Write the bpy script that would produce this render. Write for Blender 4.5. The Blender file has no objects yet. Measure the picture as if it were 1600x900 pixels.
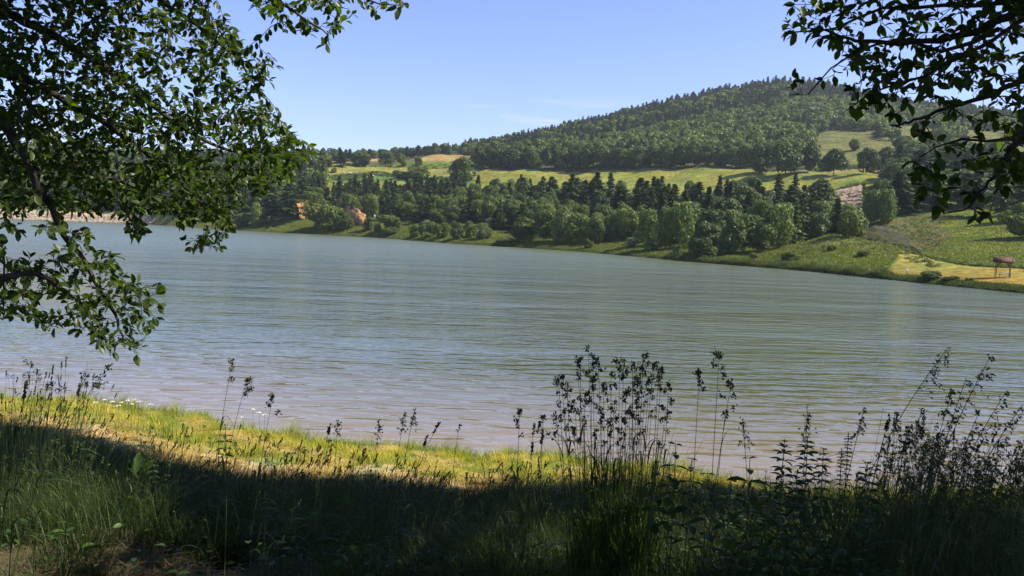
import bpy, math, random
import numpy as np
from mathutils import Vector, Matrix, Euler

R = math.radians
SC = bpy.context.scene
COL = SC.collection
rng = np.random.default_rng(7)
random.seed(7)

# ------------------------------------------------------------------ camera
CAM = np.array([0.0, 0.0, 6.0])
F = 1256.0                      # focal length in pixels of the 1600 px wide photo
PITCH, ROLL = R(4.23), R(2.25)
cam = bpy.data.objects.new('camera', bpy.data.cameras.new('camera'))
COL.objects.link(cam)
cam.data.sensor_width = 36
cam.data.lens = F / 1600 * 36
cam.data.clip_start = 0.05
cam.data.clip_end = 30000
MROT = Matrix.Rotation(R(90) - PITCH, 4, 'X') @ Matrix.Rotation(ROLL, 4, 'Z')
cam.matrix_world = Matrix.Translation(CAM) @ MROT
SC.camera = cam
MR = np.array(MROT.to_3x3())

# ------------------------------------------------------------------ light
SUN_AZ, SUN_EL = R(97), R(47)   # clockwise from the view direction (+Y)
world = bpy.data.worlds.new('World'); SC.world = world
world.use_nodes = True
wt = world.node_tree; wt.nodes.clear()
sky = wt.nodes.new('ShaderNodeTexSky'); sky.sky_type = 'NISHITA'
sky.sun_disc = False; sky.sun_elevation = SUN_EL; sky.sun_rotation = SUN_AZ
sky.altitude = 900; sky.air_density = 1.0; sky.dust_density = 0.55; sky.ozone_density = 2.5
bg = wt.nodes.new('ShaderNodeBackground'); bg.inputs['Strength'].default_value = 0.105
wo = wt.nodes.new('ShaderNodeOutputWorld')
# thin pinkish cirrus streaks low over the ridge
tc = wt.nodes.new('ShaderNodeTexCoord')
sep = wt.nodes.new('ShaderNodeSeparateXYZ'); wt.links.new(tc.outputs['Generated'], sep.inputs[0])
mp = wt.nodes.new('ShaderNodeMapping'); mp.inputs['Scale'].default_value = (5, 5, 42)
mp.inputs['Rotation'].default_value = (0, R(3), 0)
wt.links.new(tc.outputs['Generated'], mp.inputs[0])
nz = wt.nodes.new('ShaderNodeTexNoise'); nz.inputs['Scale'].default_value = 1.6
nz.inputs['Detail'].default_value = 5; wt.links.new(mp.outputs[0], nz.inputs['Vector'])
cr = wt.nodes.new('ShaderNodeMapRange'); cr.inputs['From Min'].default_value = .54; cr.inputs['From Max'].default_value = .72
wt.links.new(nz.outputs['Fac'], cr.inputs['Value'])
b1 = wt.nodes.new('ShaderNodeMapRange'); b1.inputs['From Min'].default_value = .115; b1.inputs['From Max'].default_value = .135
b2 = wt.nodes.new('ShaderNodeMapRange'); b2.inputs['From Min'].default_value = .165; b2.inputs['From Max'].default_value = .145
for b in (b1, b2): wt.links.new(sep.outputs['Z'], b.inputs['Value'])
m1 = wt.nodes.new('ShaderNodeMath'); m1.operation = 'MULTIPLY'
m2 = wt.nodes.new('ShaderNodeMath'); m2.operation = 'MULTIPLY'
m3 = wt.nodes.new('ShaderNodeMath'); m3.operation = 'MULTIPLY'; m3.inputs[1].default_value = .34
wt.links.new(b1.outputs[0], m1.inputs[0]); wt.links.new(b2.outputs[0], m1.inputs[1])
b3 = wt.nodes.new('ShaderNodeMapRange'); b3.inputs['From Min'].default_value = -.10; b3.inputs['From Max'].default_value = -.04
b4 = wt.nodes.new('ShaderNodeMapRange'); b4.inputs['From Min'].default_value = .16; b4.inputs['From Max'].default_value = .05
m4 = wt.nodes.new('ShaderNodeMath'); m4.operation = 'MULTIPLY'; m5 = wt.nodes.new('ShaderNodeMath'); m5.operation = 'MULTIPLY'
for b in (b3, b4): wt.links.new(sep.outputs['X'], b.inputs['Value'])
wt.links.new(b3.outputs[0], m4.inputs[0]); wt.links.new(b4.outputs[0], m4.inputs[1]); wt.links.new(m4.outputs[0], m5.inputs[0]); wt.links.new(m1.outputs[0], m5.inputs[1])
wt.links.new(m5.outputs[0], m2.inputs[0]); wt.links.new(cr.outputs[0], m2.inputs[1]); wt.links.new(m2.outputs[0], m3.inputs[0])
mx = wt.nodes.new('ShaderNodeMix'); mx.data_type = 'RGBA'
wt.links.new(m3.outputs[0], mx.inputs['Factor'])
# camera white balance leans to periwinkle blue
wbm = wt.nodes.new('ShaderNodeMix'); wbm.data_type = 'RGBA'; wbm.blend_type = 'MULTIPLY'
wbm.inputs['Factor'].default_value = 1
wbm.inputs[7].default_value = (1.05, .985, 1.24, 1)
wt.links.new(sky.outputs[0], wbm.inputs[6])
wt.links.new(wbm.outputs[2], mx.inputs[6]); mx.inputs[7].default_value = (9.5, 7.6, 8.6, 1)
wt.links.new(mx.outputs[2], bg.inputs[0]); wt.links.new(bg.outputs[0], wo.inputs[0])

sun = bpy.data.objects.new('sun', bpy.data.lights.new('sun', 'SUN')); COL.objects.link(sun)
sun.data.energy = 5.0; sun.data.angle = R(.53); sun.data.color = (1, .91, .74)
sd = Vector((math.sin(SUN_AZ) * math.cos(SUN_EL), math.cos(SUN_AZ) * math.cos(SUN_EL), math.sin(SUN_EL)))
sun.rotation_euler = sd.to_track_quat('Z', 'Y').to_euler(); sun.location = (30, 0, 40)
SUND = np.array(sd)
SC.view_settings.view_transform = 'Standard'; SC.view_settings.look = 'None'
SC.view_settings.exposure = 0.80; SC.view_settings.gamma = 1
SC.view_settings.use_curve_mapping = False
SC.render.engine = 'CYCLES'
cy = SC.cycles
cy.max_bounces = 8; cy.diffuse_bounces = 3; cy.glossy_bounces = 3; cy.transmission_bounces = 4
cy.transparent_max_bounces = 8; cy.volume_bounces = 0; cy.use_denoising = True
cy.caustics_reflective = False; cy.caustics_refractive = False; cy.sample_clamp_indirect = 4

HAZE_D = 0.00012
# ------------------------------------------------------------------ view maths
def ray(px, py):
    d = MR @ np.array([(px - 800) / F, (450 - py) / F, -1.0])
    return d
def proj(P):
    P = np.atleast_2d(P); q = (P - CAM) @ MR
    w = np.where(q[:, 2] < -1e-3, -q[:, 2], np.nan)
    return 800 + F * q[:, 0] / w, 450 - F * q[:, 1] / w
def at(px, py, r):
    """point at horizontal distance r from the camera seen at photo pixel (px, py)"""
    d = ray(px, py); k = r / math.hypot(d[0], d[1])
    return CAM + d * k
def az_of(c):                     # azimuth of a photo column, taken at the horizon
    c = np.asarray(c, float)
    u = (c - 800) / F
    hy = 450 - F * math.tan(PITCH) / math.cos(ROLL)
    out = []
    for uu, cc in zip(np.atleast_1d(u), np.atleast_1d(c)):
        d = ray(cc, hy + math.tan(ROLL) * (cc - 800)); out.append(math.atan2(d[0], d[1]))
    return np.array(out)
CG = np.arange(-1400, 3001, 10.0)
AZG = az_of(CG)
def col_of(x, y): return np.interp(np.arctan2(x, y), AZG, CG)
HORG = 450 - F * math.tan(PITCH) / math.cos(ROLL) + math.tan(ROLL) * (CG - 800)
def hor(c): return np.interp(c, CG, HORG)

# ------------------------------------------------------------------ mesh helpers
def mk(name, V, Fc, mat, parent=None, smooth=False, tint=None, link=True, rnd=None, mesh_only=False):
    me = bpy.data.meshes.new(name)
    V = np.asarray(V, np.float32); Fc = np.asarray(Fc, np.int32)
    n, k = Fc.shape
    me.vertices.add(len(V)); me.vertices.foreach_set('co', V.ravel())
    me.loops.add(n * k); me.loops.foreach_set('vertex_index', Fc.ravel())
    me.polygons.add(n); me.polygons.foreach_set('loop_start', np.arange(n, dtype=np.int32) * k)
    me.polygons.foreach_set('loop_total', np.full(n, k, np.int32))
    if smooth: me.polygons.foreach_set('use_smooth', np.ones(n, bool))
    if tint is not None:
        t = np.asarray(tint, np.float32)
        if t.ndim == 1:
            a = me.attributes.new('tint', 'FLOAT', 'POINT'); a.data.foreach_set('value', t)
        else:
            a = me.color_attributes.new('Col', 'FLOAT_COLOR', 'POINT')
            c4 = np.ones((len(V), 4), np.float32); c4[:, :3] = t; a.data.foreach_set('color', c4.ravel())
    me.update(calc_edges=True)
    me.materials.append(mat)
    if mesh_only: return me
    o = bpy.data.objects.new(name, me)
    if link: COL.objects.link(o)
    if parent: o.parent = parent
    return o
def tag(o, label=None, cat=None, group=None, kind=None):
    if label: o['label'] = label
    if cat: o['category'] = cat
    if group: o['group'] = group
    if kind: o['kind'] = kind
    return o
def empty(name, loc):
    o = bpy.data.objects.new(name, None); COL.objects.link(o); o.location = loc
    o.empty_display_size = .2
    return o
def norm(v): return v / np.maximum(np.linalg.norm(v, axis=-1, keepdims=True), 1e-9)
def cards(P, N, s, rng, asp=1.5, spin=None):
    """one quad per point P facing N of half size s"""
    n = len(P); N = norm(N)
    a = norm(np.cross(N, norm(rng.normal(size=(n, 3))))) if spin is None else norm(spin - N * (spin * N).sum(1, keepdims=True))
    b = np.cross(N, a); s = np.broadcast_to(np.asarray(s, float).reshape(-1, 1), (n, 1))
    V = np.stack([P - a * s * asp * .5 , P + b * s * .6, P + a * s * asp * .5 + N * s * .15, P - b * s * .6], 1)
    # pointed leaf-like quads
    return V.reshape(-1, 3), np.arange(4 * n).reshape(n, 4)
def tube(pts, rad, k=5):
    pts = np.asarray(pts, float); m = len(pts)
    rad = np.broadcast_to(rad, (m,))
    t = np.gradient(pts, axis=0); t = norm(t)
    up = np.array([0, 0, 1.0]) if abs(t[:, 2]).mean() < .9 else np.array([1.0, 0, 0])
    a = norm(np.cross(t, up)); b = np.cross(t, a)
    ang = np.arange(k) * 2 * math.pi / k
    V = pts[:, None] + rad[:, None, None] * (np.cos(ang)[None, :, None] * a[:, None] + np.sin(ang)[None, :, None] * b[:, None])
    i = np.arange(m - 1)[:, None] * k; j = np.arange(k)[None]; j2 = (j + 1) % k
    Fc = np.stack([i + j, i + j2, i + k + j2, i + k + j], -1).reshape(-1, 4)
    return V.reshape(-1, 3), Fc
class Acc:
    def __init__(s): s.V = []; s.F = []; s.T = []; s.n = 0
    def add(s, V, Fc, t=None):
        s.V.append(V); s.F.append(np.asarray(Fc) + s.n); s.n += len(V)
        s.T.append(np.full(len(V), .5) if t is None else np.broadcast_to(t, (len(V),)))
    def obj(s, name, mat, parent=None, **k):
        return mk(name, np.concatenate(s.V), np.concatenate(s.F), mat, parent, tint=np.concatenate(s.T), **k)

# ------------------------------------------------------------------ materials
def newmat(name):
    m = bpy.data.materials.new(name); m.use_nodes = True
    nt = m.node_tree; nt.nodes.clear()
    out = nt.nodes.new('ShaderNodeOutputMaterial')
    return m, nt, out
def N(nt, t, **kw):
    n = nt.nodes.new(t)
    for k, v in kw.items():
        if k in n.inputs: n.inputs[k].default_value = v
        else: setattr(n, k, v)
    return n
def ramp(nt, stops):
    r = nt.nodes.new('ShaderNodeValToRGB'); e = r.color_ramp.elements
    while len(e) < len(stops): e.new(.5)
    for x, (p, c) in zip(e, stops): x.position = p; x.color = (*c, 1)
    return r
def leafmat(name, dark, mid, light, trans=.35, rough=.55, spec=.3, scale=.6, obrand=1.0, transcol=None):
    """leaf colour = tint attribute + per-object variation, diffuse + translucent"""
    m, nt, out = newmat(name); L = nt.links
    at_ = N(nt, 'ShaderNodeAttribute', attribute_name='tint')
    oi = N(nt, 'ShaderNodeObjectInfo')
    nz = N(nt, 'ShaderNodeTexNoise', Scale=scale, Detail=2.0)
    g = N(nt, 'ShaderNodeNewGeometry'); L.new(g.outputs['Position'], nz.inputs['Vector'])
    a = N(nt, 'ShaderNodeMath', operation='MULTIPLY_ADD'); a.inputs[1].default_value = .45 * obrand; 
    L.new(oi.outputs['Random'], a.inputs[0]); L.new(at_.outputs['Fac'], a.inputs[2])
    b = N(nt, 'ShaderNodeMath', operation='MULTIPLY_ADD'); b.inputs[1].default_value = .5
    L.new(nz.outputs['Fac'], b.inputs[0]); L.new(a.outputs[0], b.inputs[2])
    c = N(nt, 'ShaderNodeMath', operation='SUBTRACT'); c.inputs[1].default_value = .25 + .22 * obrand
    L.new(b.outputs[0], c.inputs[0])
    r = ramp(nt, [(.1, dark), (.5, mid), (.95, light)]); L.new(c.outputs[0], r.inputs[0])
    p = N(nt, 'ShaderNodeBsdfPrincipled', Roughness=rough); p.inputs['Specular IOR Level'].default_value = spec
    L.new(r.outputs[0], p.inputs['Base Color'])
    if trans > 0:
        tr = N(nt, 'ShaderNodeBsdfTranslucent')
        mu = N(nt, 'ShaderNodeMix', data_type='RGBA', blend_type='MULTIPLY'); mu.inputs['Factor'].default_value = 1
        mu.inputs[7].default_value = (*(transcol or (1.5, 1.6, .6)), 1)
        L.new(r.outputs[0], mu.inputs[6]); L.new(mu.outputs[2], tr.inputs[0])
        mix = N(nt, 'ShaderNodeMixShader'); mix.inputs[0].default_value = trans
        L.new(p.outputs[0], mix.inputs[1]); L.new(tr.outputs[0], mix.inputs[2]); L.new(mix.outputs[0], out.inputs[0])
    else: L.new(p.outputs[0], out.inputs[0])
    return m
def barkmat(name, c1, c2, scale=6):
    m, nt, out = newmat(name); L = nt.links
    nz = N(nt, 'ShaderNodeTexNoise', Scale=scale, Detail=5.0); tcn = N(nt, 'ShaderNodeTexCoord')
    mp = N(nt, 'ShaderNodeMapping'); mp.inputs['Scale'].default_value = (1, 1, .25)
    L.new(tcn.outputs['Object'], mp.inputs[0]); L.new(mp.outputs[0], nz.inputs['Vector'])
    r = ramp(nt, [(.35, c1), (.65, c2)]); L.new(nz.outputs['Fac'], r.inputs[0])
    p = N(nt, 'ShaderNodeBsdfPrincipled', Roughness=.85); L.new(r.outputs[0], p.inputs['Base Color'])
    bp = N(nt, 'ShaderNodeBump', Strength=.6, Distance=.02); L.new(nz.outputs['Fac'], bp.inputs['Height'])
    L.new(bp.outputs[0], p.inputs['Normal']); L.new(p.outputs[0], out.inputs[0]); return m
M_CONI = leafmat('spruce_needles', (0.022, 0.038, 0.010), (0.047, 0.072, 0.016), (0.088, 0.119, 0.024), trans=.12, spec=.2, scale=.25)
M_PINE = leafmat('pine_needles', (0.031, 0.046, 0.012), (0.062, 0.084, 0.018), (0.108, 0.131, 0.025), trans=.15, spec=.2, scale=.1, obrand=0)
M_BROAD = leafmat('broad_leaves', (0.045, 0.067, 0.010), (0.086, 0.123, 0.017), (0.159, 0.201, 0.026), trans=.25, scale=.2)
M_BROADH = leafmat('hill_leaves', (0.058, 0.087, 0.013), (0.112, 0.156, 0.020), (0.200, 0.246, 0.031), trans=.25, scale=.06, obrand=0)
M_OAK = leafmat('oak_leaves', (.040, .066, .014), (.078, .118, .022), (.135, .180, .038), trans=.25, scale=.2)
M_WILLOW = leafmat('willow_leaves', (0.066, 0.095, 0.026), (0.102, 0.142, 0.037), (0.163, 0.203, 0.053), trans=.25, scale=.3)
M_LIGHT = leafmat('poplar_leaves', (0.069, 0.112, 0.020), (0.113, 0.163, 0.030), (0.172, 0.225, 0.042), trans=.3, scale=.3)
M_BLOSSOM = leafmat('elder_blossom_leaves', (.06, .10, .03), (.15, .19, .07), (.34, .36, .20), trans=.2, scale=1.5)
M_FBARK = barkmat('far_bark', (.05, .04, .03), (.12, .10, .08), 2)
M_NBARK = barkmat('near_bark', (.022, .018, .014), (.06, .050, .038), 25)

# ------------------------------------------------------------------ far terrain
# columns: image x -> shore y, then (image y, distance) of successive ground levels
cols = {
 -900: (303.6, [(296, 545), (291, 560), (287, 580), (270, 640), (255, 720), (237, 800), (217, 950)]),
    0: (339, [(331, 545), (326, 560), (322, 580), (305, 640), (290, 720), (272, 800), (252, 950)]),
  200: (347, [(338, 545), (334, 560), (330, 570), (312, 620), (294, 700), (275, 790), (255, 950)]),
  350: (357.5, [(346, 440), (343, 450), (338, 460), (322, 510), (290, 600), (270, 750), (255, 900)]),
  500: (366, [(347, 385), (341, 395), (334, 405), (312, 470), (263, 620), (256, 720), (252, 860)]),
 600: (371.5, [(347, 360), (343, 368), (336, 385), (312, 465), (262, 600), (252, 700), (252.0, 900)]),
 700: (380, [(355, 310), (350, 320), (342, 335), (316, 420), (266, 560), (246, 700), (239.0, 900)]),
 800: (386, [(368, 280), (362, 290), (352, 305), (320, 380), (268, 520), (240, 680), (224.0, 900)]),
 900: (392.6, [(378, 256), (373, 265), (360, 285), (322, 350), (269, 490), (230, 670), (202.0, 900)]),
 1000: (401, [(384, 232), (378, 240), (362, 262), (324, 325), (270, 460), (222, 660), (180.0, 910)]),
 1100: (409.5, [(393, 205), (386, 215), (368, 240), (326, 305), (271, 440), (220, 650), (158.0, 930)]),
 1200: (416, [(396, 190), (388, 205), (368, 238), (328, 300), (272, 430), (218, 640), (149.0, 950)]),
 1250: (419.5, [(381, 195), (388, 215), (370, 240), (326, 300), (273, 427), (219, 640), (153.0, 950)]),
 1300: (423.5, [(365, 200), (384, 222), (366, 245), (322, 300), (274, 425), (220, 635), (164.0, 950)]),
 1350: (428, [(372, 195), (394, 215), (356, 240), (320, 305), (275, 423), (223, 630), (178.0, 945)]),
 1400: (432, [(384, 187), (396, 205), (345, 250), (322, 312), (276, 420), (227, 625), (192.0, 940)]),
 1450: (436, [(400, 172), (397, 195), (338, 262), (323, 316), (279, 420), (232, 625), (199.0, 930)]),
 1500: (440, [(408, 160), (398, 178), (336, 272), (325, 320), (282, 420), (236, 630), (206.0, 930)]),
 1600: (447, [(411, 155), (402, 170), (335, 278), (326, 330), (290, 430), (246, 640), (226.0, 920)]),
 1800: (460, [(424, 145), (412, 165), (340, 285), (330, 340), (300, 440), (270, 640), (257.0, 900)]),
 2600: (500, [(460, 140), (450, 160), (380, 285), (360, 340), (340, 440), (320, 640), (300, 900)]),
}
cx = np.array(sorted(cols)); nl = 7
SH = np.array([6.0 / math.tan(max(1e-4, (cols[c][0] - float(hor(c))) / F)) for c in cx])
lr = np.array([[0.0] * 0 + [p[1] for p in cols[c][1]] for c in cx], float)
lz = np.zeros_like(lr)
for i, c in enumerate(cx):
    hc = float(hor(c))
    for j, (y, r) in enumerate(cols[c][1]):
        lz[i, j] = 6 + (hc - y) / F * r / (1 if abs(c - 800) < 1300 else 1)
def smooth1(a, s):
    k = np.exp(-.5 * (np.arange(-3 * s, 3 * s + 1) / s) ** 2); k /= k.sum()
    return np.convolve(np.pad(a, 3 * s, mode='edge'), k, 'valid')
CC = np.arange(-900, 2601, 5.0)
SHC = smooth1(np.interp(CC, cx, SH), 5)
LR = np.stack([smooth1(np.interp(CC, cx, lr[:, j]), 5) for j in range(nl)], 1)
for j in range(nl): LR[:, j] = np.maximum(LR[:, j], SHC + 7 + 5 * j)
LZ = np.stack([smooth1(np.interp(CC, cx, lz[:, j]), 3) for j in range(nl)], 1)
RG = np.concatenate([np.arange(100, 330, 1.5), np.arange(330, 700, 3), np.arange(700, 1000, 6), np.arange(1000, 1500, 25), np.arange(1500, 3000, 150)])
HG = np.zeros((len(CC), len(RG)))
for i in range(len(CC)):
    s = SHC[i]
    rr = np.concatenate([[60, s - 12, s, s + .6, s + 5], np.maximum(LR[i], s + 6 + np.arange(nl)), [1150, 1600, 4200]])
    zz = np.concatenate([[-3, -2, -.02, .45, min(1.0, .3 + .35 * max(LZ[i, 0], 1))], LZ[i], [LZ[i, -1] - 8, LZ[i, -1] * .4, -10]])
    h = np.interp(RG, rr, zz)
    hs = smooth1(np.interp(np.arange(60, 4200, 1.5), rr, zz), 3)
    h2 = np.interp(RG, np.arange(60, 4200, 1.5), hs)
    w = np.clip((RG - s - 4) / 6, 0, 1)
    HG[i] = h * (1 - w) + h2 * w
# broad natural undulation
def fbm(x, y, seed, octs=4, base=1 / 60.):
    r_ = np.random.default_rng(seed); o = 0; amp = 1
    for k in range(octs):
        for q in range(4):
            t = r_.uniform(0, 2 * math.pi); p = r_.uniform(0, 6.3)
            o = o + amp * np.sin((x * math.cos(t) + y * math.sin(t)) * base * 2 * math.pi * r_.uniform(.7, 1.3) + p) * .35
        amp *= .5; base *= 2.1
    return o
AZC = np.interp(CC, CG, AZG)
XX = np.sin(AZC)[:, None] * RG[None]; YY = np.cos(AZC)[:, None] * RG[None]
wn = np.clip((RG[None] - SHC[:, None] - 3) / 25, 0, 1)
HG += wn * fbm(XX, YY, 3) * np.clip(RG / 350, .35, 1.3)[None]
def far_z(x, y):
    c = col_of(x, y); r = np.hypot(x, y)
    ci = np.clip((c + 900) / 5, 0, len(CC) - 1.001); i = ci.astype(int); f = ci - i
    ri = np.clip(np.interp(r, RG, np.arange(len(RG))), 0, len(RG) - 1.001); j = ri.astype(int); g = ri - j
    return (HG[i, j] * (1 - f) * (1 - g) + HG[i + 1, j] * f * (1 - g) + HG[i, j + 1] * (1 - f) * g + HG[i + 1, j + 1] * f * g)
def ground_at(c, y):
    """first visible far-terrain point at photo column c, row y"""
    i = int(np.clip(round((c + 900) / 5), 0, len(CC) - 1))
    P = np.stack([XX[i], YY[i], HG[i]], 1)
    px, py = proj(P); ok = (RG > SHC[i]) & (RG < 1000)
    idx = np.where(ok & (py <= y))[0]
    j = idx[0] if len(idx) else np.where(ok)[0][np.argmin(py[ok])]
    return P[j]
def cr_pt(c, r):
    a = float(np.interp(c, CG, AZG)); x, y = math.sin(a) * r, math.cos(a) * r
    return np.array([x, y, float(far_z(np.array([x]), np.array([y]))[0])])

# ground colours: real surface cover by place
C_MEAD = np.array([.115, .145, .018]); C_HAY = np.array([.34, .255, .085]); C_ORANGE = np.array([.31, .215, .085])
C_GREEN = np.array([.085, .145, .035]); C_PAST = np.array([.185, .195, .042]); C_FOREST = np.array([.045, .055, .022])
C_SCRUB = np.array([.085, .085, .04]); C_DIRT = np.array([.33, .25, .16]); C_ROCK = np.array([.22, .19, .15])
A_ = lambda a: np.broadcast_to(a, (len(CC), len(RG), 3)).copy()
colr = A_(C_MEAD)
RR = np.broadcast_to(RG[None], HG.shape) + 2.0 * fbm(XX, YY, 92, 4, 1 / 30.); CCC = np.broadcast_to(CC[:, None], HG.shape) + 9 * fbm(XX, YY, 91, 4, 1 / 40.)
nzz = fbm(XX, YY, 11, 4, 1 / 25.)
l = [LR[:, j][:, None] for j in range(nl)]
def paint(mask, c, soft=None): colr[mask] = c
paint((RR > l[2]) & (RR < l[3]) & (CCC < 1500), C_FOREST)
paint((RR > l[1]) & (RR < l[3]) & (CCC < 1240), C_FOREST)
paint((RR >= l[3]) & (RR < l[4]), C_PAST)
paint((RR >= l[4]) & (RR < l[4] + 6) , C_DIRT * .8)
paint((RR >= l[4] + 6) & (RR < l[5]), C_SCRUB)
paint((RR >= l[5]), C_FOREST)
t = (RR - l[4]) / (l[5] - l[4])
s = (RR - l[3]) / (l[4] - l[3])
paint((CCC < 740) & (CCC > 420) & (s > .45) & (s < .6), C_GREEN)
paint((CCC < 740) & (CCC > 420) & (s > .6) & (s < .72 + .03 * nzz), C_SCRUB)
paint((CCC < 740) & (CCC > 420) & (s > .74) & (s < 1), np.array([.21, .215, .055]))
paint((CCC < 745) & (CCC > 480) & (t > 0.02) & (t < .38), C_MEAD * .9)
paint((CCC < 745) & (CCC > 640) & (t > .38) & (t < .72), C_GREEN * np.array([.9, 1.1, 1]))
paint((CCC < 745) & (CCC > 500) & (t > .70) & (t < 1.15), C_ORANGE)
paint((CCC < 900) & (CCC > 745) & (t > .3) & (t < .9), C_ORANGE)
paint((CCC > 1215) & (CCC < 2000) & (t > .05) & (t < 1.02), np.array([.125, .13, .045]))
paint((CCC > 1360) & (CCC < 1640) & (RR > l[5]) & (RR < l[5] + 70), np.array([.125, .135, .045]))
paint((CCC > 1255) & (CCC < 2600) & (RR > l[0]) & (RR < l[2]), C_MEAD * np.array([1.05, 1, 1]))
paint((CCC > 1440) & (RR > l[2]) & (RR < l[3]), C_MEAD * .8)
# cropped hay field by the shelter
hy = (CCC > 1385 + 6 * nzz + (RR - SHC[:, None]) * .8) & (RR < l[0] - 1) & (RR > SHC[:, None] + 3)
paint(hy, np.array([.26, .20, .045]))
paint((CCC > 1340) & (CCC < 1475) & (RR > l[1] + 6) & (RR < l[2] - 3) & (nzz > -.9), np.array([.13, .115, .055]))
g12 = (RR - l[1]) / (l[2] - l[1])
paint((CC[:, None] > 1330) & (CC[:, None] < 1442) & (g12 > -.25) & (g12 < np.interp(CC, [1330, 1365, 1442], [.7, 1.0, .05])[:, None] + .1 * nzz), np.array([.075, .062, .042]))  # bare soil of the gully, with its shade painted into the dark colour
paint((CCC > 1250) & (CCC < 1400) & (RR > l[0] - 13) & (RR < l[0] + 4), np.array([.17, .16, .06]))
paint((CCC < 240) & (RR < l[0] + 6) & (RR > SHC[:, None] - 2), C_DIRT * 1.1)
paint((CCC < 1400) & (RR < SHC[:, None] + 1.2), np.array([.10, .085, .05]))
paint((CCC > 330) & (CCC < 1000) & (nzz > .75) & (RR < l[0]) & (RR > SHC[:, None] + 3), C_MEAD * np.array([1.35, 1.2, 1]))
colr *= (1 + .22 * np.clip(nzz, -1, 1))[..., None]

def groundmat(name, nscale=.35, bump=.5, bdist=.25):
    m, nt, out = newmat(name); L = nt.links
    a = N(nt, 'ShaderNodeAttribute', attribute_name='Col'); g = N(nt, 'ShaderNodeNewGeometry')
    n1 = N(nt, 'ShaderNodeTexNoise', Scale=nscale, Detail=7.0, Roughness=.65); L.new(g.outputs['Position'], n1.inputs['Vector'])
    n2 = N(nt, 'ShaderNodeTexNoise', Scale=nscale * .18, Detail=3.0); L.new(g.outputs['Position'], n2.inputs['Vector'])
    r1 = N(nt, 'ShaderNodeMapRange'); r1.inputs['From Min'].default_value = .3; r1.inputs['From Max'].default_value = .7
    r1.inputs['To Min'].default_value = .45; r1.inputs['To Max'].default_value = 1.5; L.new(n1.outputs['Fac'], r1.inputs[0])
    mu = N(nt, 'ShaderNodeMix', data_type='RGBA', blend_type='MULTIPLY'); mu.inputs['Factor'].default_value = 1
    L.new(a.outputs['Color'], mu.inputs[6]); L.new(r1.outputs[0], mu.inputs[7])
    r2 = ramp(nt, [(.35, (1.18, 1.0, .8)), (.65, (.82, 1.02, .95))]); L.new(n2.outputs['Fac'], r2.inputs[0])
    mu2 = N(nt, 'ShaderNodeMix', data_type='RGBA', blend_type='MULTIPLY'); mu2.inputs['Factor'].default_value = 1
    L.new(mu.outputs[2], mu2.inputs[6]); L.new(r2.outputs[0], mu2.inputs[7])
    p = N(nt, 'ShaderNodeBsdfPrincipled', Roughness=.95); p.inputs['Specular IOR Level'].default_value = .1
    L.new(mu2.outputs[2], p.inputs['Base Color'])
    bp = N(nt, 'ShaderNodeBump', Strength=bump, Distance=bdist); L.new(n1.outputs['Fac'], bp.inputs['Height'])
    L.new(bp.outputs[0], p.inputs['Normal']); L.new(p.outputs[0], out.inputs[0]); return m
M_GROUND = groundmat('far_ground', .5, .8, .9)
Vt = np.stack([XX, YY, HG], -1).reshape(-1, 3)
ni, nj = HG.shape
ii, jj = np.meshgrid(np.arange(ni - 1), np.arange(nj - 1), indexing='ij')
Ft = np.stack([ii * nj + jj, (ii + 1) * nj + jj, (ii + 1) * nj + jj + 1, ii * nj + jj + 1], -1).reshape(-1, 4)
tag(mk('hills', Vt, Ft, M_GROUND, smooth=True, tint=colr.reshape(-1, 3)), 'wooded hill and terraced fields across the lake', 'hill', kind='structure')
# ------------------------------------------------------------------ lower base sheet to the horizon
M_BASE, nt, out = newmat('valley_floor')
nz_ = N(nt, 'ShaderNodeTexNoise', Scale=.02, Detail=4.0); rr_ = ramp(nt, [(.3, (.05, .07, .025)), (.7, (.11, .13, .05))])
g_ = N(nt, 'ShaderNodeNewGeometry'); nt.links.new(g_.outputs['Position'], nz_.inputs['Vector']); nt.links.new(nz_.outputs['Fac'], rr_.inputs[0])
p_ = N(nt, 'ShaderNodeBsdfPrincipled', Roughness=1.0); nt.links.new(rr_.outputs[0], p_.inputs['Base Color']); nt.links.new(p_.outputs[0], out.inputs[0])
B = 3000
tag(mk('ground', [(-B, -B, -12), (B, -B, -12), (B, B, -12), (-B, B, -12)], [(0, 1, 2, 3)], M_BASE), kind='structure')

# ------------------------------------------------------------------ near bank
shore_px = [(-900, 600), (-300, 615), (0, 628), (120, 632), (250, 642), (360, 668), (450, 690), (650, 706), (850, 718), (1100, 748), (1250, 775), (1400, 778), (1600, 772), (2200, 790)]
sp = []
for x, y in shore_px:
    d = ray(x, y); k = (0 - 6.0) / d[2]; sp.append((CAM + d * k)[:2])
sp = np.array(sp)
def shore_y(x):
    return np.interp(x, sp[:, 0], sp[:, 1]) + .18 * np.sin(x * 1.9) + .12 * np.sin(x * 4.3 + 1)
def near_z(x, y):
    d = shore_y(x) - y
    z = np.interp(d, [-30, -8, -.5, 0, .5, 2, 6, 8, 10, 16, 20, 40, 80], [-4, -1.6, -.12, 0, .22, .42, .85, 1.25, 1.95, 3.6, 4.35, 6, 9])
    w = np.clip(d / 2, 0, 1)
    return z + w * (.05 * np.sin(x * .9 + y * .6) + .04 * np.sin(x * 2.3 - y * 1.1 + 2) + .02 * np.sin(x * 5 + y * 4))
gx = np.concatenate([np.arange(-120, -22, 2.0), np.arange(-22, 22, .14), np.arange(22, 121, 2.0)])
gy = np.concatenate([np.arange(-70, -4, 1.5), np.arange(-4, 26, .12), np.arange(26, 50, 1.5)])
GX, GY = np.meshgrid(gx, gy, indexing='ij'); GZ = near_z(GX, GY)
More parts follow.
